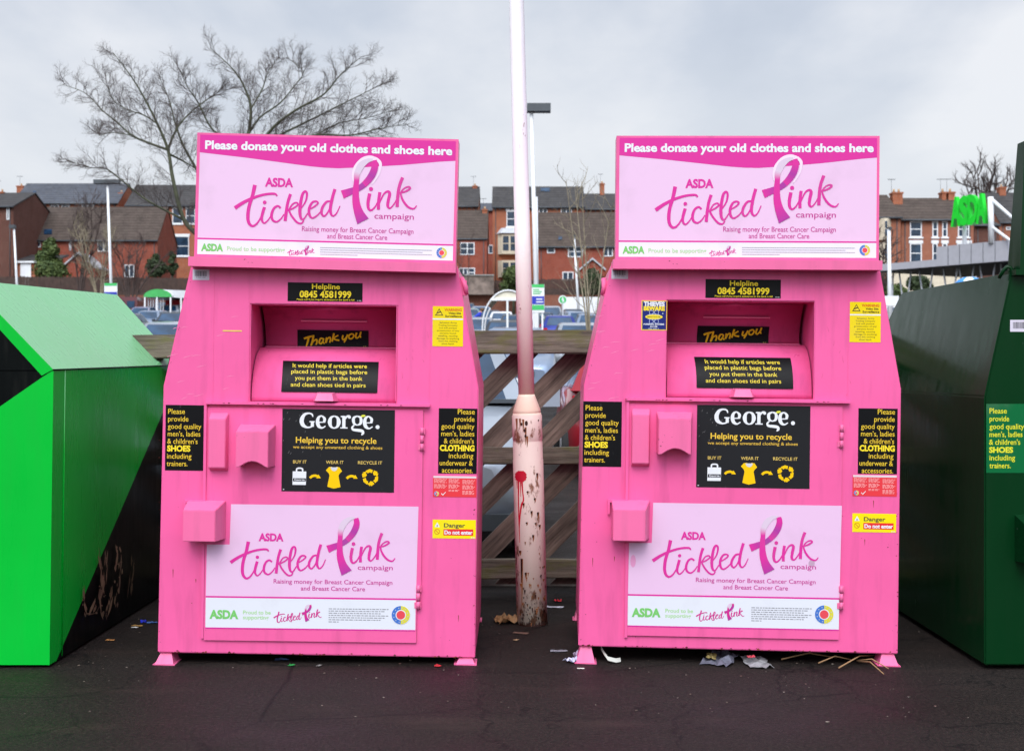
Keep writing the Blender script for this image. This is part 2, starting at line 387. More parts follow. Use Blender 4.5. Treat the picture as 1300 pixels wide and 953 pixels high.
def serif_word(A, x, y, k):
    """the serif word on the black poster; coordinates of the enlarged photograph"""
    tf = (x, y, k); W = WHT
    def st(P, c=W): A.stroke([(p[0], p[1], p[2]) for p in P], c, 2, 6, tf)
    st([(362, 128, 10), (352, 100, 18), (315, 88, 18), (268, 105, 32), (240, 160, 46), (252, 215, 42), (300, 243, 20), (345, 236, 16), (360, 222, 14)])
    st([(357, 182, 34), (357, 236, 34)]); st([(325, 180, 13), (382, 180, 13)])
    for dx in (6, 524):
        st([(408 + dx, 186, 12), (450 + dx, 185, 12), (492 + dx, 183, 12)]); st([(480 + dx, 182, 28), (484 + dx, 145, 30), (452 + dx, 116, 16), (418 + dx, 135, 30), (408 + dx, 182, 40), (422 + dx, 228, 36), (458 + dx, 247, 18), (496 + dx, 226, 12)])
    st([(597, 115, 14), (562, 133, 28), (548, 181, 44), (562, 229, 28), (597, 247, 14), (632, 229, 28), (647, 181, 44), (632, 133, 28), (597, 115, 14)])
    st([(703, 112, 36), (703, 245, 36)]); st([(665, 244, 13), (745, 244, 13)]); st([(668, 120, 13), (700, 118, 15)]); st([(715, 150, 12), (738, 118, 22), (762, 122, 34), (768, 140, 22)])
    st([(850, 112, 14), (815, 130, 28), (808, 160, 34), (818, 195, 26), (850, 210, 14), (884, 195, 28), (893, 160, 34), (884, 128, 26), (850, 112, 14)])
    st([(818, 212, 14), (795, 238, 22), (810, 262, 28), (860, 268, 32), (905, 276, 32), (915, 300, 28), (898, 320, 12)])
    A.ellipse(x + 1075 * k, y + 230 * k, 22 * k, 22 * k, W, 2)
    st([(886, 124, 8), (905, 112, 24), (930, 108, 20), (934, 116, 6)], S(235, 235, 80))
# ================================================================== pink clothes banks
Y0 = 5.14; PXM = F / Y0; ROLL = .013
def L(x, y):
    dx, dy = x - 402.0, 843.5 - y
    return ((dx - ROLL * dy) / PXM, (dy + ROLL * dx) / PXM)
def LW(x, y, w=0.0):
    k = 1 + w / Y0
    u, v = L(650 + (x - 650) * k, 465 + (y - 465) * k)
    return (u, w, v)

def merge(A, B, ox, oy, k=3.333):
    b = len(A.v); A.v += [(ox + v[0] * k, oy + v[1] * k, v[2] + 1) for v in B.v]; A.f += [tuple(b + i for i in f) for f in B.f]; A.c += B.c

def pink_bank(loc, rot, label, group, adj, sign_u, sign_roll, lug_side, extra):
    bin_ = empty('clothes_bank', loc, rot, label, 'clothes bank', group)
    sh = lambda k: adj.get(k, (0, 0))
    P = M['pink']
    def Q(k, x, y, w=0.0):
        a = sh(k); return LW(x + a[0], y + a[1], w)
    D = .97
    out = [LW(200, 828 + sh('bot')[1]), LW(207.5, 490), LW(243.5, 333), LW(580.5, 338), LW(607.5, 494), LW(603, 835 + sh('bot')[1])]
    h = [Q('hole', 318, 386.5), Q('hole', 503.8, 388.5), Q('hole', 503.8, 511.5), Q('hole', 318, 510)]
    u0, u1, vt, vb = (h[0][0] + h[3][0]) / 2, (h[1][0] + h[2][0]) / 2, (h[0][2] + h[1][2]) / 2, (h[2][2] + h[3][2]) / 2
    bm = bmesh.new()
    o = [bm.verts.new((p[0], 0, p[2])) for p in out]
    hv = [bm.verts.new(p) for p in ((u0, 0, vt), (u1, 0, vt), (u1, 0, vb), (u0, 0, vb))]
    hb = [bm.verts.new(p) for p in ((u0, .45, vt), (u1, .45, vt), (u1, .45, vb), (u0, .45, vb))]
    ob = [bm.verts.new((p[0], D, p[2])) for p in out]
    for q in ((o[2], o[3], hv[1], hv[0]), (o[3], o[4], o[5], hv[2], hv[1]), (o[5], o[0], hv[3], hv[2]), (o[0], o[1], o[2], hv[0], hv[3])): bm.faces.new(q)
    for i in range(6): bm.faces.new((o[i], o[(i + 1) % 6], ob[(i + 1) % 6], ob[i]))
    bm.faces.new(ob)
    for i in range(4): bm.faces.new((hv[i], hv[(i + 1) % 4], hb[(i + 1) % 4], hb[i]))
    bm.faces.new(hb)
    bmesh.ops.recalc_face_normals(bm, faces=bm.faces)
    es = [e for e in bm.edges if len(e.link_faces) == 2 and e.calc_face_angle(0) > rad(15) and not any(v in hb for v in e.verts)]
    bmesh.ops.bevel(bm, geom=es, offset=.004, segments=2, affect='EDGES', clamp_overlap=True)
    link_bm('body', bm, P, bin_)
    # faint vertical panel seams
    for x in (272, 317, 504.5, 547):
        a = sh('hole')[0] * .8; p = LW(x + a, 346); q = LW(x + a, 510)
        box('panel_seam', p[0] - .0015, p[0] + .0015, -.0012, .003, q[2], p[2], P, bin_)
    # chute flap: a quarter drum
    vB, H = vb + .002, .222 if not sh('hole')[1] else .222
    def dw(v): t = max(0, min(.999, (v - vB) / H)); return .012 + .2 * (1 - math.sqrt(1 - t * t))
    bm = bmesh.new(); rows = []
    for i in range(21):
        t = rad(90 * i / 20); v = vB + H * math.sin(t); w = .012 + .2 * (1 - math.cos(t))
        rows.append([bm.verts.new((u0 + .004 + (u1 - u0 - .008) * k, w, v)) for k in (0, .5, 1)])
    rows.append([bm.verts.new((r.co.x, .235, r.co.z - .004)) for r in rows[-1]])
    for a, b in zip(rows, rows[1:]):
        for k in (0, 1): f = bm.faces.new((a[k], a[k + 1], b[k + 1], b[k])); f.smooth = True
    flap = link_bm('chute_flap', bm, M['pink'], bin_)
    md = flap.modifiers.new('s', 'SOLIDIFY'); md.thickness = .003; md.offset = -1
    # handle on the flap
    hx = (u0 + u1) / 2 + .01
    bm = bmesh.new()
    wv = .010
    b_hull(bm, [(hx - .052, wv, vB + .002), (hx + .052, wv, vB + .002), (hx + .036, wv - .004, vB + .038), (hx - .036, wv - .004, vB + .038),
                (hx - .038, wv - .05, vB + .004), (hx + .038, wv - .05, vB + .004), (hx + .03, wv - .035, vB + .034), (hx - .03, wv - .035, vB + .034)])
    bevel_all(bm, .005); link_bm('flap_handle', bm, M['pink_worn'], bin_)
    # plate behind the flap with its folded pocket
    g = .014; pw = .25; ph0 = vB + H + .006
    def pwf(v): return pw - .10 * max(0, (v - ph0) / (vt - ph0)) ** 2.2
    bm = bmesh.new(); rows = []
    for i in range(15):
        v = ph0 + (vt - .003 - ph0) * i / 14; rows.append([bm.verts.new((x, pwf(v), v)) for x in (u0 + g, u1 - g)])
    for a, b in zip(rows, rows[1:]): bm.faces.new((a[0], a[1], b[1], b[0])).smooth = True
    ip = link_bm('inner_plate', bm, M['pink_inner'], bin_); md = ip.modifiers.new('s', 'SOLIDIFY'); md.thickness = .004; md.offset = 1
    box('plate_lip', u0 + g, u1 - g, pw - .016, pw + .001, ph0 - .005, ph0 - .0005, M['pink_worn'], bin_)
    mid = (u0 + u1) / 2 + .012
    bm = bmesh.new(); pr = pwf(vt - .06); b_box(bm, mid - .14, mid + .14, pr - .014, pr - .002, vt - .062, vt - .056)
    link_bm('plate_rib', bm, M['pink_worn'], bin_)
    # door, its ledge, rail, hinges, lock hoods
    dl, dt = Q('doorL', 263.2, 518)[0], Q('ledge', 300, 517.5)[2]
    dr = Q('doorR', 537.5, 518)[0]; dr2 = Q('doorR2', 528.5, 813)[0]; db = Q('doorB', 400, 813.5)[2]
    bm = bmesh.new(); b_prism(bm, [(dl, db), (dr2, db), (dr2, LW(300, 745)[2]), (dr, LW(300, 743)[2]), (dr, dt), (dl, dt)], -.010, .002); bevel_all(bm, .002); link_bm('door', bm, P, bin_)
    dark = M['black']
    for nm, (a, b_, c, d) in (('door_gap', (dr + .0005, dr + .004, LW(300, 640)[2], dt)), ('door_gap', (dl, dr2, db - .004, db - .0008)), ('door_gap', (dr2 + .0005, dr2 + .0035, db, LW(300, 745)[2]))):
        box(nm, a, b_, -.0008, .001, c, d, M['pink_worn'], bin_)
    a0, a1 = Q('ledge', 263, 515)[0], Q('ledge', 546, 515)[0]; lz = Q('ledge', 404, 511.5)[2]
    box('door_ledge', a0, a1, -.026, .001, lz - .010, lz, P, bin_, .002)
    rx = Q('doorL', 261.5, 600)[0]
    lk = sh('lock')
    vR = Q('lock', 250, 634)[2]
    box('door_rail', rx - .007, rx + .004, -.018, .001, vR - .012, lz, P, bin_, .002)
    xl = Q('lock', 236, 634)[0]
    box('door_rail', xl - .004, rx - .0072, -.018, .001, vR - .012, vR - .002, P, bin_, .002)
    box('door_rail', xl - .004, xl + .004, -.018, .001, vR - .06, vR - .0122, P, bin_, .002)
    box('door_rail', Q('lock', 257, 700)[0], Q('lock', 260.5, 700)[0], -.012, .001, LW(300, 810)[2], LW(300, 690)[2], P, bin_, .002)
    for (x, ya, yb) in ((536, 543, 572), (531.5, 742, 772)):
        k = 'doorR' if x > 534 else 'doorR2'
        p = Q(k, x, (ya + yb) / 2); hz = (yb - ya) / 2 / PXM
        bm = bmesh.new()
        for s_, e_ in ((-1, -.38), (-.34, .34), (.38, 1)): b_tube(bm, [(p[0], -.014, p[2] + s_ * hz), (p[0], -.014, p[2] + e_ * hz)], .0075, 10)
        b_box(bm, p[0] - .016, p[0] + .010, -.0135, .001, p[2] - hz * .95, p[2] - hz * .45); b_box(bm, p[0] - .010, p[0] + .012, -.0135, .001, p[2] + hz * .45, p[2] + hz * .95)
        link_bm('hinge', bm, M['pink_worn'], bin_)
    def hood(key, x0, x1, y0, y1, w, top, bot, side, arch=0, name='lock_hood'):
        b = -.009
        def pt(x, y, ww): return Q(key, x, y, ww)
        A0, A1 = pt(x0, y0, b), pt(x1, y1, b)
        X0, X1, Z1, Z0 = A0[0], A1[0], A0[2], A1[2]
        t, bo, sd = top / PXM, bot / PXM, side / PXM
        bm = bmesh.new(); n = 10
        fr = [(X0 + sd * .2, Z1 - t), (X1 - sd, Z1 - t)]; bk = [(X0, Z1), (X1, Z1)]
        for i in range(n + 1):
            k = i / n; xx = (X1 - sd) + (X0 + sd * .2 - X1 + sd) * k
            zz = Z0 + bo + (arch / PXM) * math.sin(math.pi * max(0, min(1, (k - .04) / .88)))
            fr.append((xx, zz)); bk.append((X1 + (X0 - X1) * k, Z0 + (arch / PXM) * math.sin(math.pi * max(0, min(1, (k - .04) / .88)))))
        fv = [bm.verts.new((p[0], -w, p[1])) for p in fr]; bv = [bm.verts.new((p[0], b, p[1])) for p in bk]
        bm.faces.new(fv); bm.faces.new(bv[::-1])
        for i in range(len(fv)): bm.faces.new((fv[i], bv[i], bv[(i + 1) % len(fv)], fv[(i + 1) % len(fv)]))
        bmesh.ops.recalc_face_normals(bm, faces=bm.faces); bevel_all(bm, .0022, 2, 35)
        link_bm(name, bm, M['pink_worn'], bin_)
    hood('small', 267.5, 290, 523.5, 598, .045, 8, 5, 2, name='handle_cover')
    hood('hood', 305, 349.5, 538.5, 592, .10, 8, 0, 4, 8)
    hood('lock', 238.5, 286.5, 634.5, 684, .10, 10, 0, 7)
    # feet
    vb0 = LW(402, 831 + sh('bot')[1])[2]
    for (xa, xb) in ((195.5, 222.5), (577, 604.5)):
        for w0, w1 in ((-.012, .09), (.86, .95)):
            ua, ub = L(xa, 843)[0], L(xb, 843)[0]
            za, zb = ROLL * ua, ROLL * ub
            ua += .004; ub -= .004; bm = bmesh.new()
            b_hull(bm, [(ua, w0, za), (ub, w0, zb), (ub, w1, zb), (ua, w1, za), (ua + .022, w0 + .03, vb0 + .004), (ub - .018, w0 + .03, vb0 + .004), (ub - .018, w1 - .01, vb0 + .004), (ua + .022, w1 - .01, vb0 + .004)])
            b_hull(bm, [(ua - .003, w0 - .003, za), (ub + .006, w0 - .006, zb), (ub + .006, w1, zb), (ua - .006, w1, za), (ua - .006, w0 - .006, za + .004), (ub + .006, w0 - .006, zb + .004), (ub + .006, w1, zb + .004), (ua - .006, w1, za + .004)])
            link_bm('foot', bm, M['pink_worn'], bin_)
    # rust chips and knocks along the exposed edges, short rust runs and scuffs
    rr = random.Random(31 if extra == 'right' else 17); A = Art(); C1, C2, C3 = (.10, .02, .015), (.22, .05, .02), (.62, .09, .22)
    def chip(x, y, s): A.stroke([(x - s * .5, y, .3 * s), (x, y + rr.uniform(-.2, .2) * s, s * rr.uniform(.5, 1.0)), (x + s * .6, y + rr.uniform(-.3, .3) * s, .25 * s)], rr.choice((C1, C1, C2)), 1, 1)
    by = sh('bot')[1]
    for i in range(46): x = rr.uniform(201, 601); chip(x, 828 + by + (x - 200) * .0174 - abs(rr.gauss(0, .8)) - .6, rr.uniform(.8, 3.2))
    for i in range(16): chip(rr.uniform(600.5, 603.5), rr.uniform(560, 825), rr.uniform(.7, 1.9))
    for i in range(12): chip(rr.uniform(201.5, 204), rr.uniform(520, 820), rr.uniform(.5, 1.3))
    for i in range(10): y = rr.uniform(350, 485); chip(239.5 - (y - 350) * .235 + 3 + rr.uniform(0, 1.5), y, rr.uniform(.5, 1.2))
    for i in range(34): x = rr.uniform(206, 598); chip(x, rr.uniform(600, 815), rr.uniform(.5, 1.5))
    for i in range(16): x = rr.uniform(210, 595); y = rr.uniform(610, 790); A.stroke([(x, y, 1.1), (x + .1, y + 2, .9), (x, y + rr.uniform(4, 11), .2)], C2, 1, 1)
    for i in range(14):
        x, y = rr.uniform(212, 300), rr.uniform(400, 508); A.stroke([(x, y, .2), (x + rr.uniform(2, 7), y - rr.uniform(0, 2.5), .7), (x + rr.uniform(8, 14), y - rr.uniform(1, 4), .2)], (.86, .26, .46), 1, 1)
    for i in range(8): x, y = rr.uniform(508, 545), rr.uniform(400, 505); A.stroke([(x, y, .2), (x + rr.uniform(-3, 3), y + rr.uniform(3, 9), .6)], C3, 1, 1)
    A.build('rust_chip', lambda x, y, d: (L(x, y)[0], -.0003 - d * .0002, L(x, y)[1]), M['printed'], bin_)
    A = Art()
    for i in range(14): x = Q('ledge', rr.uniform(266, 543), 0)[0]; A.stroke([(x * PXM, rr.uniform(1, 2.6), .3), (x * PXM + rr.uniform(.6, 2), 1.6, rr.uniform(.6, 1.5)), (x * PXM + 3, 1.8, .2)], C1, 1, 1)
    A.build('rust_chip', lambda x, y, d: (x / PXM, -.0263 - d * .0002, lz - y / PXM), M['printed'], bin_)
    # lug on the side
    lx = 588 if lug_side > 0 else 236.5
    a, b_ = LW(lx - 3, 355), LW(lx + 3, 373)
    bm = bmesh.new(); b_tube(bm, [(a[0], .06, a[2] + .01), ((a[0] + b_[0]) / 2 + .008 * lug_side, .05, (a[2] + b_[2]) / 2), (b_[0] if lug_side > 0 else a[0] - .004, .06, b_[2])], .011, 8)
    b_box(bm, a[0] - .004, b_[0] + .002, .05, .09, b_[2] - .004, a[2])
    bevel_all(bm, .003); link_bm('lifting_lug', bm, M['pink_worn'], bin_)

    # stickers -------------------------------------------------------
    def sticker(name, key, x0, y0, x1, y1, bg, paint_fn, w=0.0, mat='gloss', slope=0.0, board=True, label=None):
        cx, cy = (x0 + x1) / 2, (y0 + y1) / 2; a = sh(key)
        U, W_, V = LW(cx + a[0], cy + a[1], w); k = 1 + w / Y0
        hw, hh = (x1 - x0) / 2 / PXM * k, (y1 - y0) / 2 / PXM * k
        bm = bmesh.new(); b_box(bm, U - hw, U + hw, w - .0012, w - .0002, V - hh, V + hh)
        ob_ = link_bm(name, bm, M[mat], bin_)
        at_ = ob_.data.color_attributes.new('Col', 'FLOAT_COLOR', 'CORNER')
        at_.data.foreach_set('color', [bg[0], bg[1], bg[2], 1.0] * len(at_.data))
        A = Art(); paint_fn(A)
        A.build('lettering', lambda x, y, d: (U + (x - cx) / PXM * k, w - .0012 - d * .0003, V - (y - cy - slope * (x - cx)) / PXM * k), M[mat] if mat == 'gloss' else M['printed'], ob_)
        if label: ob_['label'] = label
        return ob_
    def helpl(A):
        A.text('Helpline', 396, 431.5, 367.2, 6.2, YEL, .018); A.text('0845 4581999', 380.5, 446, 378, 8, YEL, .03)
        A.text('Please call if you require assistance or the bank is full', 377, 450, 381.6, 1.9, YEL, .012); A.fineprint(453.5, 459, 382, 1, (.4, .4, .4))
    sticker('helpline_sticker', 'help', 365.3, 359.2, 460.3, 383, BLK, helpl)
    TY = S(245, 205, 60)
    def shoes(A):
        for i, t in enumerate((('Please', 213.2, 234.5), ('provide', 213.2, 239), ('good quality', 213, 255.5), ("men's, ladies", 213, 254.5), ("& children's", 212.6, 251), ('SHOES', 212.4, 242), ('including', 212.4, 243.5), ('trainers.', 212.2, 238.5))):
            A.text(t[0], t[1], t[2], 525.6 + i * 9.45, 6.4 if i != 5 else 6.9, TY if i != 5 else YEL, .004 if i != 5 else .045)
    sticker('shoes_sticker', 'shoes', 210, 514.3, 259.3, 597.3, BLK, shoes)
    def cloth(A):
        for i, t in enumerate((('Please', 580.7, 602.3), ('provide', 576.5, 602), ('good quality', 560, 602), ("men's, ladies", 560, 602), ("& children's", 563.5, 601.5), ('CLOTHING', 558.5, 602.5), ('including', 570, 601), ('underwear &', 558.5, 600.5), ('accessories.', 561.5, 600.8))):
            A.text(t[0], t[1], t[2], 525.8 + i * 9.3, 6.4 if i != 5 else 6.9, TY if i != 5 else YEL, .004 if i != 5 else .045)
    sticker('clothing_sticker', 'cloth', 556.6, 518.6, 605.6, 601.2, BLK, cloth)
    def warn(A):
        k = (.05, .04, .01); A.poly([(552, 401), (562.5, 401), (557.3, 392)], k, 1); A.poly([(553.6, 400), (560.9, 400), (557.3, 393.7)], YEL, 2); A.stroke([(554.6, 398.6, .6), (557.4, 396.8, 1.6), (560, 396.2, .6)], k, 3)
        A.text('WARNING', 564, 586, 395.2, 3.2, S(225, 90, 20), .03); A.text('Video Site', 569, 585, 399, 2.5, k, .03); A.text('Surveillance', 565, 586, 402.8, 2.5, k, .03)
        A.rect(549, 404.6, 588, 406.2, WHT, 1)
        for i, (t, a, b_) in enumerate((('Salvation Army', 558, 580), ('Trading Company', 556.5, 581), ('Ltd will pursue', 557.5, 580), ('prosecution of any', 555, 583), ('persons found', 558.5, 579), ('stealing, causing', 556.5, 581), ('damage to anything', 554.5, 583), ('from this clothing', 557, 581), ('shoe bank', 561, 577))):
            A.text(t, a, b_, 410.8 + i * 3.35, 2.0, (.12, .10, .02), .005)
    sticker('warning_sticker', 'warn', 549.2, 389.2, 588, 440, S(250, 222, 5), warn, mat='printed')
    def barc(A):
        x = 247.5; r = random.Random(4)
        while x < 262.5: wd = r.choice((.4, .5, .9)); A.rect(x, 344.5, x + wd, 351.2, (.06, .06, .07)); x += wd + r.choice((.35, .6))
        A.fineprint(249, 262, 353, .9, (.3, .3, .3))
    sticker('barcode_sticker', 'bar', 244.7, 342.3, 265.8, 355.8, S(225, 218, 232), barc, mat='printed')
    def redst(A):
        lt = S(255, 175, 175); A.rect(550, 604.4, 604.6, 607, S(235, 215, 220), 1)
        for x0, x1, ya, yb in ((551, 567.5, 609, 621), (569.5, 584.5, 609, 625), (587, 603, 610, 629.5)):
            y = ya; i = 0
            while y < yb:
                if i % 5 != 4: A.fineprint(x0, x1 - (i % 3) * 1.4, y, .75, lt, i)
                y += 1.35; i += 1
        round_emblem(A, 554.3, 627, 3.1); A.stroke([(560.5, 626.5, 1), (562.3, 628.6, 1.1), (566, 624.6, .6)], WHT, 2, 1)
    sticker('notice_sticker', 'red', 549.6, 604.3, 605, 631, S(238, 62, 70), redst, mat='printed', slope=.0)
    def dang(A):
        k = (.06, .05, .03); A.poly([(551.6, 669.2), (558.4, 669.2), (555, 663)], S(235, 235, 240), 1); A.ellipse(555, 667.6, .6, 1.2, k, 2, n=8)
        A.ring(555, 675, 3.2, .8, S(225, 140, 30), 1); A.stroke([(552.8, 672.8, .8), (557.2, 677.2, .8)], S(225, 140, 30), 2, 1)
        A.text('Danger', 563.5, 590.5, 669.3, 5.0, k, .022); A.rect(563, 671.6, 600.8, 679.6, S(238, 45, 45), 1)
        A.text('Do not enter', 564.3, 600, 678, 4.6, WHT, .04, 2); A.fineprint(598, 603, 682.6, .8, WHT)
    sticker('danger_sticker', 'danger', 549.2, 659.8, 604, 683.4, S(252, 232, 8), dang, mat='printed')
    sticker('scratch_mark', 'help', 283, 419.6, 307, 421, S(240, 225, 90), lambda A: A.rect(300, 419.7, 305, 420.9, S(230, 220, 80)), mat='printed') if extra != 'right' else None
    if extra == 'right':
        def thief(A):
            nv = (.012, .02, .16); A.rect(285.8, 382.6, 315.9, 418.2, nv, 1)
            A.text('THIEVES', 287.4, 314, 388.4, 5.2, WHT, .06, 2); A.text('BEWARE', 287.4, 314.2, 394, 4.9, YEL, .06, 2)
            for r_ in (0, 60, 120): A.ring(300.5, 402.3, 9.6, .5, (.5, .55, .75), 2, 3.6, r_ + 0)
            A.ellipse(300.5, 402.3, 11, 2.9, YEL, 4); A.text('SMARTWATER', 292, 309, 403.2, 1.7, (.1, .1, .05), .02, 5)
            A.text('FORENSIC SYSTEMS', 287.5, 313.6, 412.6, 1.9, WHT, .03, 2); A.text('IN USE', 296, 305, 415.6, 1.9, WHT, .03, 2); A.fineprint(293.5, 307.5, 417.6, .8, (.5, .5, .6), 2, 2)
            A.rect(311, 397.3, 312.3, 398.6, (.5, .6, .6), 2)
        sticker('security_sticker', 'thief', 284.6, 381.4, 317.1, 419.4, S(250, 215, 70), thief, mat='printed')
    dw0 = -.0102
    def george(A):
        q = 1 / 8.667; X, Yy = 355, 515
        serif_word(A, X, Yy, q)
        A.text('Helping you to recycle', X + 178 * q, X + 1065 * q, Yy + 413 * q, 63 * q, S(250, 205, 70), .014)
        A.text('we accept any unwanted clothing & shoes', X + 147 * q, X + 1130 * q, Yy + 475 * q, 33 * q, S(235, 190, 75), .008)
        for t, a, b_ in (('BUY IT', 150, 298), ('WEAR IT', 512, 705), ('RECYCLE IT', 864, 1130)): A.text(t, X + a * q, X + b_ * q, Yy + 640 * q, 34 * q, S(235, 200, 105), .008)
        p = lambda *a: [(X + x * q, Yy + y * q) for x, y in a]
        A.poly(p((147, 728), (297, 728), (294, 876), (147, 876)), WHT, 1); A.stroke([(X + x * q, Yy + y * q, 17 * q) for x, y in ((190, 728), (192, 700), (215, 693), (240, 694), (256, 702), (256, 728))], WHT, 1, 2)
        A.rect(X + 152 * q, Yy + 803 * q, X + 292 * q, Yy + 838 * q, BLK, 2); A.text('George', X + 165 * q, X + 280 * q, Yy + 830 * q, 22 * q, WHT, .02, 3)
        for dx in (0, 405):
            A.stroke([(X + (x + dx) * q, Yy + y * q, w_ * q) for x, y, w_ in ((338, 800, 26), (360, 780, 27), (395, 772, 27), (430, 782, 24))], S(255, 205, 15), 1, 4)
            A.poly(p((432 + dx, 758), (458 + dx, 800), (408 + dx, 800)), S(255, 205, 15), 2)
        A.poly(p((545, 676), (575, 672), (600, 690), (632, 672), (662, 678), (690, 720), (660, 750), (652, 770), (675, 895), (600, 912), (530, 892), (553, 770), (545, 745), (512, 712)), S(255, 205, 15), 1)
        A.poly(p((560, 678), (645, 678), (628, 712), (605, 722), (580, 712)), S(215, 215, 222), 2)
        cx, cy = X + 1002 * q, Yy + 782 * q
        for k in range(3):
            a = rad(k * 120 - 90)
            def rp(r_, th): th = a + rad(th); return (cx + r_ * q * math.cos(th), cy + r_ * q * math.sin(th))
            A.poly([rp(88, -38), rp(90, -5), rp(84, 18), rp(50, 22), rp(55, -8), rp(52, -34)], S(255, 205, 15), 1)
            A.poly([rp(86, 27), rp(98, 52), rp(80, 74), rp(44, 62), rp(52, 34)], S(255, 205, 15), 1)
            A.poly([rp(100, 62), rp(74, 90), rp(66, 66)], S(255, 205, 15), 2)
        A.fineprint(X + 42 * q, X + 72 * q, Yy + 932 * q, 1, (.6, .6, .6))
        r = random.Random(7 if extra == 'right' else 5)
        for i in range(16): x, y = X + r.uniform(35, 330) * q, Yy + r.uniform(60, 560) * q; A.stroke([(x, y, .3), (x + r.uniform(.5, 1.8), y - r.uniform(1, 3), .25)], (.25, .25, .25), 3, 1)
    sticker('campaign_panel', 'george', 358, 519.8, 500.8, 624.4, (.016, .016, .018), george, dw0)

    # lower poster -----------------------------------------------------
    cx, cy = 396, 720; a = sh('poster')
    U, _, V = LW(cx + a[0], cy + a[1], dw0)
    mp = lambda lay: (lambda x, y, d: (U + (x - cx) / PXM, dw0 - lay - d * .0003, V - (y - cy) / PXM))
    f = lambda x, y: y - .010 * (x - cx)
    pb = Art(); NP = (.80, .55, .74)
    pb.poly([(292.6, 641.5), (530, 641.5), (528.3, 759), (262, 758.5), (262.6, 693), (291.4, 692.5)], S(240, 199, 232), 0)
    pb.rect(262, 757.8, 528.2, 760, MAG, 1); pb.rect(262, 760, 528, 797.6, S(232, 234, 242), 1); pb.rect(262, 797.6, 528, 799.2, MAG, 1)
    po = pb.build('lower_poster', mp(.0004), M['printed'], bin_)
    A = Art()
    script_logo(A, 292.8, f(292.8, 714.2), .90)
    def T(t, x0, x1, yb, cap, c, bo=0.0, lay=1): A.text(t, x0, x1, yb, cap, c, bo, lay)
    dm = S(205, 60, 150)
    T('ASDA', 328, 359.6, f(344, 686.6), 9, MAG, .045); T('campaign', 454, 498.5, f(476, 723), 6.0, dm, .006)
    T('Raising money for Breast Cancer Campaign', 347.7, 498.2, f(422, 741), 5.4, dm, .008); T('and Breast Cancer Care', 382.3, 463.6, f(422, 749.5), 5.4, dm, .008)
    T('ASDA', 267, 303.6, f(285, 785), 10, GRN, .05); T('Proud to be', 309.5, 344.6, f(327, 779.5), 4.6, PGRN, .02); T('supporting', 309.5, 342, f(327, 785.8), 4.6, PGRN, .02)
    script_logo(A, 348.5, f(348, 784), .262, S(215, 45, 145), thin=1.35)
    for i in range(7): A.fineprint(418, 494 - (i % 3) * 5 if i < 6 else 431, f(456, 773.2 + i * 2.75), 1.05, S(150, 150, 158), i)
    round_emblem(A, 509.4, f(509, 780), 12)
    if extra == 'right': A.ellipse(493, 715, 4, 4.5, S(200, 165, 190), 0, n=14); A.ellipse(268, 716, 3.5, 8, S(240, 160, 205), 0, n=14)
    A.build('lettering', mp(.0008), M['printed'], po)

    # chute stickers ---------------------------------------------------
    ha = sh('hole'); adj_y = ha[1]; fx = 0 if extra != 'right' else ha[0]
    def drum(x, y, d):
        y = y + adj_y; v = L(402, y)[1]; w = dw(v)
        x_ = 650 + (x + fx - 650) * (1 + w / Y0); u = L(x_, y)[0]
        k = (v - vB) / H; n = Vector((-(max(.1, math.sqrt(1 - min(.98, k) ** 2))), k * .9))   # outward (w, v)
        off = .004 + d * .0003
        return (u, w + n.x * off, v + n.y * off)
    A = Art()
    yy = [459.3 + (498.3 - 459.3) * i / 16 for i in range(17)]
    x_l = lambda y: 359.5 - (y - 459) * .06; x_r = lambda y: 481 - (y - 459) * .05
    for a_, b_ in zip(yy, yy[1:]): A.poly([(x_l(a_), a_), (x_r(a_), a_), (x_r(b_), b_), (x_l(b_), b_)], BLK, -.5)
    A.k = 0
    fs = A.build('flap_sticker', drum, M['gloss'], bin_)
    A = Art(); FY = S(240, 215, 70)
    for t, x0, x1, y in (('It would help if articles were', 371.8, 466, 467.7), ('placed in plastic bags before', 370, 466.3, 475.2), ('you put them in the bank', 374.6, 460.3, 483.2), ('and clean shoes tied in pairs', 369.3, 464.3, 491.5)): A.text(t, x0, x1, y, 5.0, FY, .006, 2)
    A.build('lettering', drum, M['gloss'], fs)
    def plate(x, y, d):
        p = LW(x + fx, y + adj_y, pw); wt = pwf(p[2]) - .006; p = LW(x + fx, y + adj_y, wt); return (p[0], wt - d * .0004, p[2])
    A = Art(); yy = [418.8 + 24.5 * i / 8 for i in range(9)]
    for a_, b_ in zip(yy, yy[1:]): A.poly([(377.5, a_), (468, a_ + 1.2), (468, b_ + 1.2), (377.5, b_)], BLK, -.5)
    ts = A.build('thanks_sticker', plate, M['gloss'], bin_)
    A = Art(); q = 1 / 6.19; X, Yy = 310, 370; c = S(225, 185, 30)
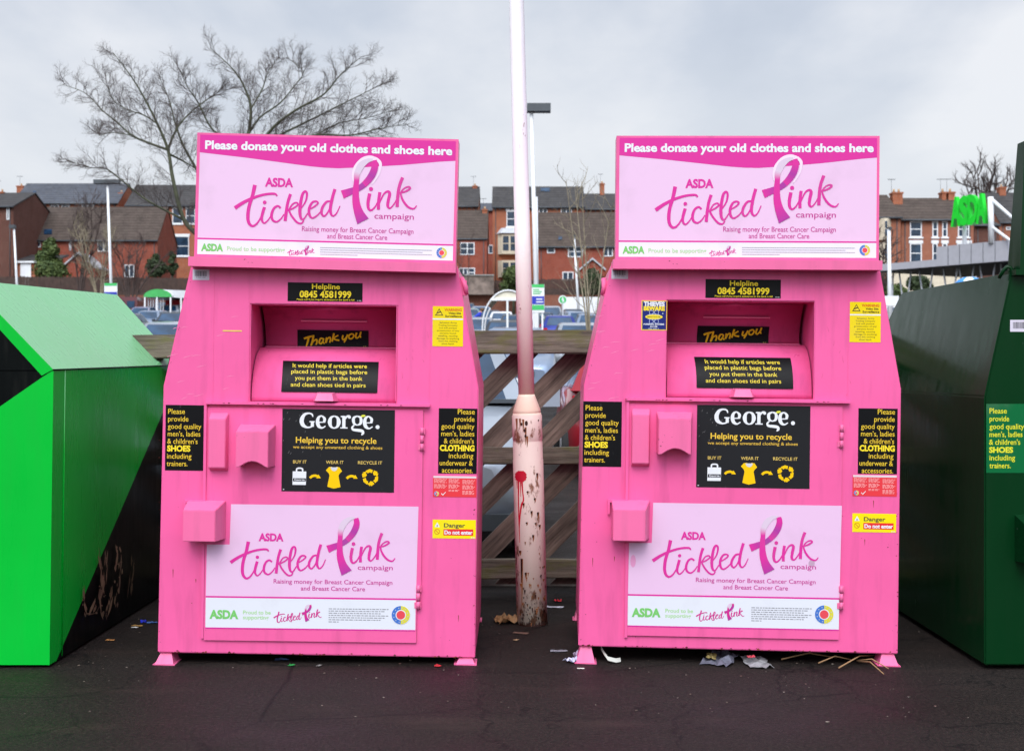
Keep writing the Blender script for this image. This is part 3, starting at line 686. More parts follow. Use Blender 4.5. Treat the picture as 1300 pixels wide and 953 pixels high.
    for P_ in ([(470, 372, 14), (505, 360, 15), (535, 352, 10)], [(508, 362, 14), (500, 395, 14), (488, 432, 10)], [(545, 345, 14), (538, 385, 13), (526, 425, 12), (545, 392, 9), (568, 380, 12), (572, 400, 12), (564, 420, 9)],
               [(622, 372, 10), (600, 372, 12), (590, 400, 13), (605, 412, 11), (622, 385, 10), (625, 372, 10), (620, 400, 12), (634, 410, 8)], [(648, 362, 12), (642, 404, 12), (655, 375, 10), (672, 362, 12), (678, 378, 12), (672, 404, 10)],
               [(706, 330, 13), (698, 365, 13), (690, 396, 11)], [(740, 345, 9), (705, 368, 11), (718, 380, 11), (748, 386, 12)],
               [(778, 345, 12), (772, 370, 12), (785, 380, 10), (808, 352, 9), (812, 342, 11), (800, 375, 12), (785, 402, 10)], [(850, 332, 10), (825, 345, 12), (825, 368, 11), (845, 372, 10), (862, 350, 11), (850, 332, 10)], [(884, 325, 12), (876, 355, 12), (888, 368, 10), (910, 345, 10), (918, 318, 11), (910, 350, 12), (918, 364, 8)]):
        A.stroke([(X + x * q, Yy + y * q, w_ * q * 1.1) for x, y, w_ in P_], c, 2)
    A.fineprint(461, 465, 440.5, .8, (.4, .35, .1))
    A.build('lettering', plate, M['gloss'], ts)

    # sign on top ------------------------------------------------------
    sc_ = (414.5, 251.5); su, _, sv = LW(sc_[0] + sign_u, sc_[1], -.03)
    W2, H2 = 329.5 / 2 / PXM, 155.5 / 2 / PXM
    bm = bmesh.new(); b_box(bm, -W2, W2, 0, .11, -H2 - .01, H2)
    bevel_all(bm, .004)
    sg = link_bm('sign_board', bm, M['pink'], bin_); sg.location = (su, -.035, sv); sg.rotation_euler = (0, sign_roll, 0)
    bm = bmesh.new()
    b_box(bm, -W2 - .012, W2 + .004, -.045, .14, -H2 - .044, -H2 - .006); bevel_all(bm, .008, 3)
    link_bm('sign_ledge', bm, M['pink_worn'], sg)
    bm = bmesh.new(); b_prism(bm, [(-W2 - .006, -H2 - .07), (W2 - .01, -H2 - .07), (W2 - .01, -H2 - .043), (-W2 - .006, -H2 - .043)], .04, .12)
    link_bm('ledge_support', bm, M['pink'], sg)
    mp = lambda off: (lambda x, y, d: ((x - 550) / 1110 * 2 * W2, -off - d * .0003, H2 - (y + 3) / 518 * 2 * H2))
    B = Art(); B.rect(8, 6, 1094, 507, S(243, 203, 234), 0)
    B.poly([(8, 6), (1094, 6), (1094, 88), (1030, 93), (860, 112), (690, 126), (600, 132), (540, 131), (480, 127), (200, 97), (8, 80)], MAG, 1)
    B.rect(8, 438, 1094, 445, MAG, 1); B.rect(8, 445, 1094, 507, S(238, 238, 246), 1)
    pn = B.build('sign_panel', mp(.0006), M['printed'], sg)
    A = Art(); k = 3.37
    A.text('Please donate your old clothes and shoes here', 30, 1080, 64, 33, WHT, .035, 2)
    # logo in sign units
    A2 = Art(); script_logo(A2, 0, 0, 1.0)
    merge(A, A2, 163, 310)
    A.text('ASDA', 288, 408, 215, 34, MAG, .045); A.text('campaign', 756, 924, 339, 24, dm, .006)
    A.text('Raising money for Breast Cancer Campaign', 450, 924, 399, 20.5, dm, .008); A.text('and Breast Cancer Care', 558, 813, 427, 20.5, dm, .008)
    A.text('ASDA', 24, 118, 492, 28, GRN, .05, 2); A.text('Proud to be supporting', 134, 380, 489, 18, PGRN, .02, 2)
    A2 = Art(); script_logo(A2, 0, 0, .15, S(215, 60, 150), thin=1.5)
    merge(A, A2, 391, 492)
    for i in range(4): A.fineprint(530, 1005 - (i % 2) * 40 if i < 3 else 690, 468 + i * 9.5, 3.2, S(165, 165, 172), i, 2)
    A3 = Art(); round_emblem(A3, 0, 0, 6.9)
    merge(A, A3, 1046, 475)
    A.build('lettering', mp(.0009), M['printed'], pn)
    return bin_

G1 = 'pink clothes banks either side of the lamp post'
pink_bank((xat(402, Y0), Y0, .0), (0, ROLL, 0), 'pink steel clothes bank on the left, beside the bright green recycling bank', G1, {}, 0, .013, 1, 'left')
adjR = dict(bot=(0, -6.5), doorB=(0, -5), help=(-3.5, -4.2), hole=(-5.5, -5), shoes=(-4, -4.5), cloth=(-3, 0), george=(-8.5, -5), poster=(1, -1.5), warn=(-6, -5), doorL=(1, -4), doorR=(-4, -4), doorR2=(0, 0), ledge=(-3, -4.5),
            danger=(-3, -8.5), red=(-3, -1.5), small=(0, -5), hood=(-6, -16), lock=(3, 0), bar=(-2, -2), thief=(-4, 0))
pink_bank((xat(936.5, Y0), Y0, .0), (0, .012, -.04), 'pink steel clothes bank on the right, with a small blue thieves beware sticker', G1, adjR, -3, -.004, -1, 'right')
# ================================================================== green banks
def left_green():
    Yf = 5.085; yb = 1.75
    o = empty('recycling_bank', (-2.72, Yf, 0), (0, 0, 0), 'bright green recycling bank with pale sloped roof and black painted corners, at the left edge', 'recycling bank')
    X = .87; XI = .29; XF = .35; ez0, ez1 = 1.203, 1.222; rz0, rz1 = 1.565, 1.60; B = 0.012
    bm = bmesh.new()
    def P(x, y, z): return bm.verts.new((x, y, z))
    ye = lambda t: t
    # bottom, eave and ridge rings: front then back
    fb = [P(-X, 0, B), P(X - .016, 0, B)]; fe = [P(-X, 0, ez0), P(X, 0, ez0)]; fr = [P(-X + XF, 0, rz0), P(X - XF, 0, rz0)]
    bb = [P(-X, yb, B), P(X, yb, B)]; be = [P(-X, yb, ez1), P(X, yb, ez1)]; br = [P(-X + XI, yb, rz1), P(X - XI, yb, rz1)]
    # front: green field with black corner wedges
    m1 = P(0, 0, .60)
    def F_(vs, mi): bm.faces.new(vs).material_index = mi
    F_([fb[0], fb[1], fe[1], m1, fe[0]], 0); F_([fe[0], m1, fe[1]], 1); F_([fe[0], fe[1], fr[1], fr[0]], 1)
    # sides: green with black rear corner, split along a diagonal
    bk_ = []
    for s in (0, 1):
        g0 = bm.verts.new(((-1) ** (1 - s) * (X - .0) * 1.0 if False else (-X if s == 0 else X - .015), .075, B)); g1 = bm.verts.new((-X if s == 0 else X, 1.69, 1.03))
        sx = -1 if s == 0 else 1; e2 = P(sx * X, 1.46, 1.219); bt = P(sx * X, 1.69, 1.222); bo = P(sx * X, 1.69, B); C = P(sx * .812, 1.965, 1.305); Pp = P(sx * .768, 1.965, 1.33); rr = P(sx * .49, 2.03, 1.619)
        g1.co.y = 1.69
        F_([fb[s], g0, g1, bt, e2, fe[s]], 0); F_([g0, bo, g1], 1)
        F_([fe[s], e2, Pp, rr, fr[s]], 0); F_([e2, bt, C, Pp], 0)
        bk_.append([bo, g1, bt, C, Pp, rr])
    F_([fr[0], fr[1], bk_[1][5], bk_[0][5]], 0); F_(bk_[0] + bk_[1][::-1], 1)
    for v in list(bb) + list(be) + list(br): bm.verts.remove(v)
    bm.normal_update(); bmesh.ops.recalc_face_normals(bm, faces=bm.faces)
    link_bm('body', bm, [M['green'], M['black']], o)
    # hip flashing strips, eave joint, corner fold
    for s in (-1, 1):
        bm = bmesh.new(); a = Vector((s * X, -.004, ez0)); b = Vector((s * (X - XF), -.004, rz0)); n = Vector((-s * (rz0 - ez0), 0, -XF)).normalized() * .036
        v = [a, b, b + n * 1, a + n * 1 + Vector((-s * .02, 0, 0))]
        b_hull(bm, [tuple(q) for q in v] + [(q.x, .002, q.z) for q in v])
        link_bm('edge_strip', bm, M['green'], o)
    bm = bmesh.new(); b_tube(bm, [(X + .001, 0, ez0 - .002), (X + .001, 1.69, ez1 - .002)], .0035, 6); b_tube(bm, [(-X, -.0005, ez0 - .002), (X, -.0005, ez0 - .002)], .0035, 6)
    link_bm('roof_joint', bm, M['black'], o)
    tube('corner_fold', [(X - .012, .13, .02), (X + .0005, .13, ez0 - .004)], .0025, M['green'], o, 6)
    # scraped bare patches on the black corner of the side
    A = Art(); xs = -2.72 + X
    sg = [[(106, 745, 3), (106, 765, 5), (110, 780, 9), (117, 778, 9), (124, 762, 6), (129, 742, 4)], [(124, 700, 3), (128, 725, 6), (128, 750, 8), (130, 775, 7), (133, 785, 3)], [(135, 698, 4), (133, 720, 5), (131, 745, 4)],
          [(149, 692, 5), (151, 702, 7), (150, 722, 8), (149, 750, 5), (147, 768, 3)], [(141, 742, 3), (139, 760, 6), (135, 778, 4)], [(168, 708, 3), (168, 722, 7), (165, 742, 6), (163, 756, 2)]]
    rs = random.Random(14)
    for i, P_ in enumerate(sg):
        cc = [(.24, .19, .11), (.19, .15, .09), (.14, .11, .07)] if i != 5 else [(.10, .07, .04), (.07, .05, .03)]
        for (x, y, w), (x2, y2, w2) in zip(P_, P_[1:]):
            for k in range(7):
                t0, t1 = sorted((rs.uniform(-.25, .9), rs.uniform(.1, 1.25))); ox = rs.uniform(-.55, .55) * w
                A.stroke([(x + (x2 - x) * t0 + ox, y + (y2 - y) * t0, .2), (x + (x2 - x) * (t0 + t1) / 2 + ox + rs.uniform(-.4, .4), y + (y2 - y) * (t0 + t1) / 2, rs.uniform(.5, .34 * w + .6)), (x + (x2 - x) * t1 + ox, y + (y2 - y) * t1, .2)], rs.choice(cc), 1, 3)
    def side(x, y, d):
        Yy = (-xs) * F / (650 - x); z = EYE + (HY - y) * Yy / F
        return (X + .0015 + d * .0006 - max(0, (.5 - z)) * .0, Yy - Yf, z)
    A.build('scrape_mark', side, M['printed'], o)
left_green()

def right_green():
    Yf = 5.046
    o = empty('recycling_bank', (0, Yf, 0), (0, 0, 0), 'dark green clothes bank with tall header board, at the right edge', 'clothes bank')
    xl, xt, xr = 1.892, 2.0, 3.25; z0, ze, zt = .02, 1.094, 1.592
    bm = bmesh.new(); P = lambda *a: bm.verts.new(a)
    f = [P(xl, 0, z0), P(xl, 0, ze), P(xt, 0, zt), P(xr - .108, 0, zt), P(xr, 0, ze), P(xr, 0, z0)]
    b = [P(xl, 1.95, z0), P(xl, 1.9, ze), P(xt, 1.43, zt), P(xr - .108, 1.43, zt), P(xr, 1.9, ze), P(xr, 1.95, z0)]
    bm.faces.new(f)
    for i in range(6): bm.faces.new((f[i], f[(i + 1) % 6], b[(i + 1) % 6], b[i]))
    bm.faces.new((b[0], b[1], b[4], b[5])); bm.faces.new((b[1], b[2], b[3], b[4]))
    bmesh.ops.recalc_face_normals(bm, faces=bm.faces); bevel_all(bm, .006, 2, 12)
    link_bm('body', bm, M['dgreen'], o)
    # header board, leaning slightly inwards with height
    bm = bmesh.new()
    b_hull(bm, [(2.022, -.03, 1.60), (3.14, -.03, 1.60), (3.12, -.03, 2.112), (2.040, -.03, 2.112), (2.022, .10, 1.60), (3.14, .10, 1.60), (3.12, .04, 2.112), (2.040, .04, 2.112)])
    bevel_all(bm, .004); hb = link_bm('sign_board', bm, M['dgreen'], o)
    box('sign_panel', 2.052, 3.10, -.034, -.031, 1.625, 2.095, M['mgreen'], hb, .001)
    bm = bmesh.new(); b_box(bm, 2.0, 3.16, -.045, .12, 1.578, 1.600); bevel_all(bm, .006); link_bm('sign_ledge', bm, M['dgreen'], hb)
    tube('lifting_lug', [(1.972, .06, 1.572), (1.985, .05, 1.60), (2.0, .045, 1.618), (2.012, .04, 1.612), (2.018, .04, 1.60), (2.018, .04, 1.57)], .008, M['dgreen'], o, 8)
    U = lambda px: xat(px, Yf); V = lambda py: zat(py, Yf)
    def stick(name, x0, y0, x1, y1, bg, fn):
        so = box(name, U(x0), U(x1), -.0012, -.0002, V(y1), V(y0), M['printed'], o)
        at_ = so.data.color_attributes.new('Col', 'FLOAT_COLOR', 'CORNER'); at_.data.foreach_set('color', [*bg, 1.0] * len(at_.data))
        A = Art(); fn(A); A.build('lettering', lambda x, y, d: (U(x), -.0012 - d * .0003, V(y)), M['printed'], so)
    def shoes(A):
        for i, t in enumerate((('Please', 1256, 1278), ('provide', 1256, 1281), ('good quality', 1256, 1300), ("men's, ladies", 1256, 1298), ("& children's", 1255.5, 1295), ('SHOES', 1255.5, 1286), ('including', 1256, 1288.5), ('trainers.', 1256, 1283))):
            A.text(t[0], t[1], t[2], 524.6 + i * 9.9, 6.6, S(235, 230, 50), .012 if i != 5 else .045)
    stick('shoes_sticker', 1252, 512.5, 1303, 600, S(0, 105, 55), shoes)
    def barc(A):
        x = 1286; r = random.Random(9)
        while x < 1304: wd = r.choice((.4, .5, .9)); A.rect(x, 408.8, x + wd, 417, (.06, .06, .07)); x += wd + r.choice((.35, .6))
    stick('barcode_sticker', 1282.3, 406, 1308, 421, S(225, 218, 232), barc)
    bm = bmesh.new(); b_hull(bm, [(U(1288), 0, V(712)), (U(1330), 0, V(712)), (U(1330), 0, V(653)), (U(1288), 0, V(653)), (U(1289.5), -.09, V(710)), (U(1330), -.09, V(710)), (U(1330), -.09, V(662)), (U(1289.5), -.09, V(662))])
    bevel_all(bm, .003); link_bm('lock_hood', bm, M['dgreen'], o)
right_green()

# ================================================================== lamp column between the banks
def column():
    Y = 5.96; k = Y / F
    base = at(675.6, 795, Y); base.z = 0
    o = empty('lamp_post', base, (0, -math.atan(20 / 795), 0), 'white steel lamp post with rusty pink-stained base between the two pink clothes banks', 'lamp post')
    z = lambda py: (795 - py) * k
    m, nt, b = new_mat('weathered_white_column_paint')
    tc = N(nt, 'ShaderNodeTexCoord'); sp = N(nt, 'ShaderNodeSeparateXYZ'); nt.links.new(tc.outputs['Object'], sp.inputs[0])
    mr = N(nt, 'ShaderNodeMapRange'); mr.inputs['From Max'].default_value = 3.0; nt.links.new(sp.outputs[2], mr.inputs[0])
    base_c = ramp(nt, mr.outputs[0], [(0, (.80, .76, .62)), (.16, (.86, .80, .71)), (.327, (.86, .79, .70)), (.333, (.86, .74, .57)), (.46, (.90, .95, .82)), (.60, (.88, .92, .86)), (.75, (.86, .84, .90)), (1, (.86, .86, .89))])
    st = noi(nt, coord(nt, (1, 1, .12)), 9, 6, .6)
    c = mixc(nt, ramp(nt, st, [(.45, 0.0), (.75, .2)]), base_c, (.60, .40, .36))
    low = ramp(nt, mr.outputs[0], [(0, 1.0), (.04, .55), (.2, .32), (.325, .40), (.335, 0.02), (1, 0.0)])
    rn = noi(nt, coord(nt, (1, 1, .45)), 24, 5, .65); rb = noi(nt, coord(nt, (1, 1, .7)), 60, 4, .6)
    def mth(op, a, b_):
        n = N(nt, 'ShaderNodeMath', operation=op)
        for s_, v in ((n.inputs[0], a), (n.inputs[1], b_)):
            if isinstance(v, (int, float)): s_.default_value = v
            else: nt.links.new(v, s_)
        return n.outputs[0]
    rs = mth('ADD', rn, mth('MULTIPLY', low, .22))
    rust = ramp(nt, rs, [(.66, 0.0), (.74, .9)])
    c = mixc(nt, rust, c, (.20, .075, .025))
    deep = ramp(nt, mth('ADD', rb, mth('MULTIPLY', low, .20)), [(.755, 0.0), (.79, 1.0)])
    c = mixc(nt, deep, c, (.035, .014, .008))
    nt.links.new(c, b.inputs['Base Color']); b.inputs['Roughness'].default_value = .6; b.inputs['Specular IOR Level'].default_value = .2; bump(nt, b, rs, .35, .004)
    R_, r_ = 19.3 * k, 10.1 * k
    bm = bmesh.new(); b_lathe(bm, [(R_, -.02), (R_, z(587)), (R_ * .975, z(586)), (R_ * .975, z(565)), (R_ * .955, z(564)), (R_ * .955, z(562.5)), (R_ * .985, z(561.5)), (R_ * .985, z(531)), (R_ * .95, z(530)), (R_ * .93, z(528))], 40)
    bo = link_bm('base', bm, m, o)
    bm = bmesh.new(); b_lathe(bm, [(R_ * .925, z(530.5)), (R_ * .90, z(524)), (r_ * 1.12, z(507)), (r_ * 1.03, z(504.5))], 40); link_bm('collar', bm, m, o)
    bm = bmesh.new(); b_lathe(bm, [(r_, z(504.6)), (r_ * .98, z(300)), (r_ * .93, z(0)), (r_ * .8, 5.6)], 32); link_bm('shaft', bm, m, o)
    bm = bmesh.new(); b_box(bm, -.16, .50, -.10, .10, 5.6, 5.68); bevel_all(bm, .02); link_bm('lamp_head', bm, M['dgrey'], o)
    # red paint splat with runs, and rust runs, lying on the curved base
    def cyl(rr):
        def f(x, y, d):
            zz = z(y); ax = 675.6 - (795 - y) * 20 / 795
            s = max(-.99, min(.99, (x - ax) * k / rr)); a = math.asin(s); q = rr + .0008 + d * .0004
            return (q * math.sin(a), -q * math.cos(a), zz)
        return f
    A = Art(); red = (.62, .012, .04); r = random.Random(3)
    for i in range(13): yy = 600.5 + i; hw_ = 7.2 * math.sqrt(max(.02, 1 - ((yy - 606.3) / 7.0) ** 2)) + r.uniform(-.5, .6); A.stroke([(661.2 - hw_ + 2 * hw_ * j / 5, yy, 1.7) for j in range(6)], red, 1, 1)
    for P_ in ([(658.5, 610, 2), (658.5, 640, 1.3), (659, 660, 1.4), (660, 690, .5)], [(662.5, 610, 2.2), (663.5, 625, 1.5), (664.5, 636, 1.7), (662, 643, 2), (660, 660, 1.4), (659.5, 676, .6)], [(661, 608, 1.5), (661, 622, 1), (661.2, 632, .5)], [(656.5, 608, 1.2), (656.8, 622, .5)]): A.stroke(P_, red, 2)
    A.build('paint_splat', cyl(R_), M['printed'], bo)
    A = Art(); bk = (.03, .012, .008); br = (.26, .10, .035)
    for x, y, s in ((673, 540, 3.2), (671, 549, 2.4), (672, 556, 2.2), (667, 541, 2.0), (688, 537, 1.2)): A.ellipse(x - 5, y, s * .6, s, bk, 2, n=9)
    for x, y, l in ((656, 534, 20), (660, 534, 12), (664, 535, 16), (667, 545, 22), (669, 556, 14)): A.stroke([(x, y, 2.6), (x + .3, y + l * .5, 1.6), (x, y + l, .4)], br, 1)
    A.build('rust_run', cyl(R_ * .986), M['printed'], bo)
    A = Art()
    for x, y, h_ in ((662, 710, 30), (664, 640, 3), (678, 634, 3), (681, 603, 5), (682, 652, 5), (674, 650, 4), (676, 680, 4), (667, 727, 4), (660, 700, 3), (679, 665, 2), (668, 664, 2), (684, 668, 3), (669, 625, 2)):
        A.stroke([(x, y, 1.8), (x + .2, y + h_ * .4, 2.0), (x - .2, y + h_, .5)], bk, 2, 3); A.stroke([(x + .8, y, 2.4), (x + .9, y + h_ * 1.2, 1.6), (x + .4, y + h_ * 2.2, .3)], br, 1, 3)
    rr = random.Random(8)
    for i in range(46):
        y = 795 - abs(rr.gauss(0, 1)) * 42; x = rr.uniform(660, 692)
        A.stroke([(x, y, rr.uniform(.8, 2.6)), (x + rr.uniform(-.4, .4), y + rr.uniform(2, 7), .3)], br if rr.random() < .7 else bk, 1, 1)
    for i in range(60):
        x = rr.uniform(657.5, 694.5); A.stroke([(x, 795, rr.uniform(1, 3)), (x, 795 - rr.uniform(1, 7), .3)], bk, 3, 1)
    A.build('rust_mark', cyl(R_), M['printed'], bo)
column()

# ================================================================== ground, kerb, fence
def gz(y):
    pts = [(-60, 0), (14, 0), (40, 1.15), (75, 3.0), (90, 3.9), (116, 6.0), (120.4, 6.1), (120.6, 8.3), (142, 10.0), (170, 11.2), (400, 18)]
    for (a, za), (b, zb) in zip(pts, pts[1:]):
        if y <= b: return za + (zb - za) * (y - a) / (b - a)
    return pts[-1][1]
def ground():
    m, nt, b = new_mat('damp_tarmac')
    v = coord(nt); a = noi(nt, v, 1.1, 5); f = noi(nt, v, 70, 4, .8); g = noi(nt, v, 260, 2, .8)
    c = ramp(nt, a, [(.3, (.006, .005, .0046)), (.7, (.016, .0125, .0115))])
    c = mixc(nt, ramp(nt, f, [(.45, 0.0), (.72, .55)]), c, (.062, .045, .036))
    c = mixc(nt, ramp(nt, g, [(.68, 0.0), (.76, .7)]), c, (.22, .19, .16))
    st = noi(nt, coord(nt, (.5, 1.4, 1)), 2.6, 6, .65); c = mixc(nt, ramp(nt, st, [(.55, 0.0), (.72, .5)]), c, (.045, .030, .025))
    vo = N(nt, 'ShaderNodeTexVoronoi', feature='DISTANCE_TO_EDGE'); vo.inputs['Scale'].default_value = 1.3; wv = noi(nt, v, 3, 4); mv = N(nt, 'ShaderNodeVectorMath', operation='ADD'); sc_ = N(nt, 'ShaderNodeVectorMath', operation='SCALE'); sc_.inputs['Scale'].default_value = .5; nt.links.new(wv, sc_.inputs[0]); nt.links.new(v, mv.inputs[0]); nt.links.new(sc_.outputs[0], mv.inputs[1]); nt.links.new(mv.outputs[0], vo.inputs['Vector'])
    c = mixc(nt, ramp(nt, vo.outputs['Distance'], [(0, .8), (.012, 0.0)]), c, (.003, .003, .003))
    nt.links.new(c, b.inputs['Base Color'])
    nt.links.new(ramp(nt, a, [(.35, .5), (.7, .85)]), b.inputs['Roughness'])
    b.inputs['Specular IOR Level'].default_value = .15
    bump(nt, b, f, .8, .008)
    ys = [-60, -10, 0, 3, 6, 9, 14, 25, 40, 60, 75, 90, 103, 116, 120.4, 120.6, 130, 142, 170, 250, 400, 1500]
    bm = bmesh.new(); rows = [[bm.verts.new((x, y, gz(y))) for x in (-700, -150, -30, 0, 30, 150, 700)] for y in ys]
    for p, q in zip(rows, rows[1:]):
        for i in range(6): bm.faces.new((p[i], p[i + 1], q[i + 1], q[i]))
    tag(link_bm('ground', bm, m), kind='structure')
    bm = bmesh.new(); b_box(bm, -8, 8, 6.98, 7.12, -.02, .075); bevel_all(bm, .012)
    tag(link_bm('kerb', bm, M['kerb']), 'worn grey concrete kerb behind the timber fence', 'kerb', kind='structure')
    bm = bmesh.new(); b_box(bm, -8, 8, 7.121, 7.40, -.02, .07); tag(link_bm('verge', bm, M['grass']), kind='structure')
ground()

def fence():
    Y = 6.7; o = empty('timber_fence', (0, Y, 0), label='weathered timber fence of diagonal boards and horizontal rails behind the banks', cat='fence')
    R_ = random.Random(5)
    for z0, z1, nm in ((1.280, 1.405, 'top_rail'), (.694, .784, 'rail'), (.09, .19, 'rail')):
        bm = bmesh.new(); b_box(bm, -3.6, 3.8, -.02 if nm == 'rail' else -.06, .045 if nm == 'rail' else .09, z0, z1)
        bmesh.ops.subdivide_edges(bm, edges=[e for e in bm.edges if abs(e.verts[0].co.x - e.verts[1].co.x) > 1], cuts=40, use_grid_fill=True)
        for v in bm.verts: v.co.z += (noise.noise(v.co * 2.1)) * .008 - (.022 if nm == 'top_rail' else 0) * max(0, -v.co.x - .8); v.co.y += noise.noise(v.co * 3 + Vector((5, 0, 0))) * .006
        bevel_all(bm, .006); link_bm(nm, bm, M['railw'], o)
    for i in range(-13, 14):
        c = 1.005 + i * .289 + R_.uniform(-.008, .008); th = .155 + R_.uniform(-.01, .008)
        xa, xb = .05 - c, 1.33 - c
        if xb < -3.6 or xa > 3.8: continue
        bm = bmesh.new(); b_hull(bm, [(xa, .05, .05), (xa + th, .05, .05), (xb + th, .05, 1.33), (xb, .05, 1.33), (xa, .075, .05), (xa + th, .075, .05), (xb + th, .075, 1.33), (xb, .075, 1.33)])
        bevel_all(bm, .004)
        # local frame turned along the board so that the grain follows it
        bd = link_bm('board', bm, M['fencew'], o)
        Rm = Matrix.Rotation(-rad(45), 4, 'Y'); bd.data.transform(Rm.inverted()); bd.matrix_local = Rm
    for x in (-3.5, -1.45, 1.3, 3.5):
        box('post', x, x + .11, .078, .18, 0, 1.30, M['fencew'], o, .006)
fence()

# ================================================================== litter
def on_ground(px, py, dz=0): Y = ground_y(py); return Vector((xat(px, Y), Y, dz))
def scrap(name, px, py, w, h, c, label, cat='litter', flat=.25, group='litter on the tarmac', seed=0, rough=.7, rz=None, z=None):
    """a crumpled sheet, w x h metres"""
    r = random.Random(seed + int(px * 7)); bm = bmesh.new(); n = 7
    g = [[bm.verts.new(((i / (n - 1) - .5) * w * (1 + r.uniform(-.12, .12)), (j / (n - 1) - .5) * h * (1 + r.uniform(-.12, .12)), max(0.001, abs(noise.noise(Vector((i * .55 + px, j * .55, seed)))) * flat * (w + h) * .5))) for i in range(n)] for j in range(n)]
    for j in range(n - 1):
        for i in range(n - 1): bm.faces.new((g[j][i], g[j][i + 1], g[j + 1][i + 1], g[j + 1][i]))
    ms = plain(name + '_surface', c, rough, var=.35, scale=60)
    o = link_bm(name, bm, ms); o.location = on_ground(px, py, .003 if z is None else z); o.rotation_euler = (0, 0, r.uniform(0, 3) if rz is None else rz)
    md = o.modifiers.new('s', 'SOLIDIFY'); md.thickness = .0012
    return tag(o, label, cat, group)
scrap('dead_leaf', 642, 790, .11, .10, (.28, .15, .06), 'crumpled brown dead leaf against the foot of the lamp post', 'leaf', .75, seed=2)
scrap('dead_leaf', 661, 804, .07, .03, (.12, .07, .05), 'flat dark brown leaf in front of the lamp post', 'leaf', .1)
scrap('dead_leaf', 655, 813, .022, .018, (.40, .27, .15), 'tiny tan leaf scrap in front of the lamp post', 'leaf', .3)
scrap('plastic_cup_lid', 708, 764, .035, .03, (.6, .02, .04), 'small red plastic lid on the ground right of the lamp post', 'lid', .8)
scrap('paper_scrap', 703, 771, .10, .035, (.55, .55, .62), 'flat white paper strip just below the small red lid', 'paper', .1, rz=0)
scrap('paper_scrap', 709, 827, .075, .03, (.2, .2, .24), 'faded grey paper on the ground left of the right pink bank', 'paper', .1, rz=0)
scrap('tissue_scrap', 725, 840, .05, .045, (.5, .5, .68), 'crumpled pale violet tissue by the front left foot of the right pink bank', 'tissue', .9, seed=5)
scrap('tissue_scrap', 735, 834, .05, .03, (.45, .45, .6), 'pale violet tissue strip caught on the foot of the right pink bank', 'tissue', 1.2, seed=9)
scrap('paper_scrap', 737, 849, .028, .012, (.6, .57, .52), 'cream paper chip in front of the foot of the right pink bank', 'paper', .2, rz=0)
scrap('bottle_cap', 182, 790, .026, .026, (.01, .03, .6), 'blue plastic bottle cap beside the left pink bank', 'bottle cap', .8)
scrap('plastic_scrap', 193, 791, .045, .02, (.05, .14, .4), 'torn light blue plastic scrap tucked beside the left pink bank', 'plastic', .4, rz=.2)
scrap('dead_leaf', 174, 795, .05, .02, (.35, .2, .05), 'yellow brown leaf near the blue bottle cap', 'leaf', .2, rz=0)
scrap('paper_scrap', 171, 797, .03, .014, (.6, .62, .6), 'small white paper under the yellow brown leaf', 'paper', .3, rz=0)
scrap('dead_leaf', 140, 813, .04, .015, (.4, .18, .05), 'orange brown leaf at the base of the bright green bank', 'leaf', .3, rz=0)
scrap('plastic_scrap', 358, 838, .055, .02, (.03, .06, .16), 'dark blue wrapper under the left pink bank', 'wrapper', .3, rz=0)
scrap('plastic_scrap', 370, 845, .025, .018, (.01, .22, .04), 'small green plastic scrap under the left pink bank', 'plastic', .6)
scrap('plastic_scrap', 556, 846, .022, .02, (.5, .01, .02), 'small red plastic scrap near the right foot of the left pink bank', 'plastic', .7)
scrap('paper_scrap', 405, 846, .02, .015, (.2, .19, .18), 'small grey paper under the middle of the left pink bank', 'paper', .6)
scrap('newspaper', 915, 838, .22, .12, (.12, .12, .16), 'torn blue grey newspaper left half of the heap under the right pink bank', 'newspaper', .28, seed=1)
scrap('newspaper', 960, 842, .17, .10, (.24, .24, .25), 'torn printed newspaper right half of the heap under the right pink bank', 'newspaper', .3, seed=3)
scrap('food_wrapper', 903, 840, .07, .04, (.20, .15, .05), 'crushed brown food wrapper on the newspaper under the right pink bank', 'wrapper', .5, z=.02)
scrap('food_wrapper', 953, 843, .03, .02, (.45, .03, .05), 'crushed red wrapper on the printed newspaper under the right pink bank', 'wrapper', .6, z=.03)
def strip():
    bm = bmesh.new(); A = [on_ground(x, y, z) for x, y, z in ((763, 838, .045), (766, 839, .03), (772, 842, .012), (782, 842, .004), (788, 841, .004))]
    w = Vector((0, .02, .012)); vs = [(bm.verts.new(p), bm.verts.new(p + w)) for p in A]
    for a, b in zip(vs, vs[1:]): bm.faces.new((a[0], b[0], b[1], a[1]))
    o = link_bm('plastic_strip', bm, plain('white_strip', (.55, .55, .5), .5)); md = o.modifiers.new('s', 'SOLIDIFY'); md.thickness = .002
    tag(o, 'bent white plastic strip under the left end of the right pink bank', 'plastic', 'litter on the tarmac')
strip()
def twigs():
    tm = plain('dry_stalk', (.30, .17, .08), .8, var=.3)
    for i, (a, b, t) in enumerate((((1039, 845), (1082, 841), 'pale dry stalk lying furthest left under the right pink bank'), ((1065, 851), (1118, 835), 'long dry stalk crossing the others near the right foot'), ((1090, 843), (1122, 859), 'dry stalk sloping down in front of the right foot'), ((1088, 842), (1128, 852), 'dry stalk touching the front right foot of the pink bank'), ((992, 840), (1062, 838), 'thin dark stalk lying in the shade beneath the right pink bank'))):
        p, q = on_ground(*a, .012), on_ground(*b, .012); m_ = (p + q) / 2 + Vector((0, .01, .02))
        tag(tube('dry_stalk', [p, m_, q], [.0035, .003, .002], tm, seg=5), t, 'stalk', 'dry stalks by the bank foot')
twigs()
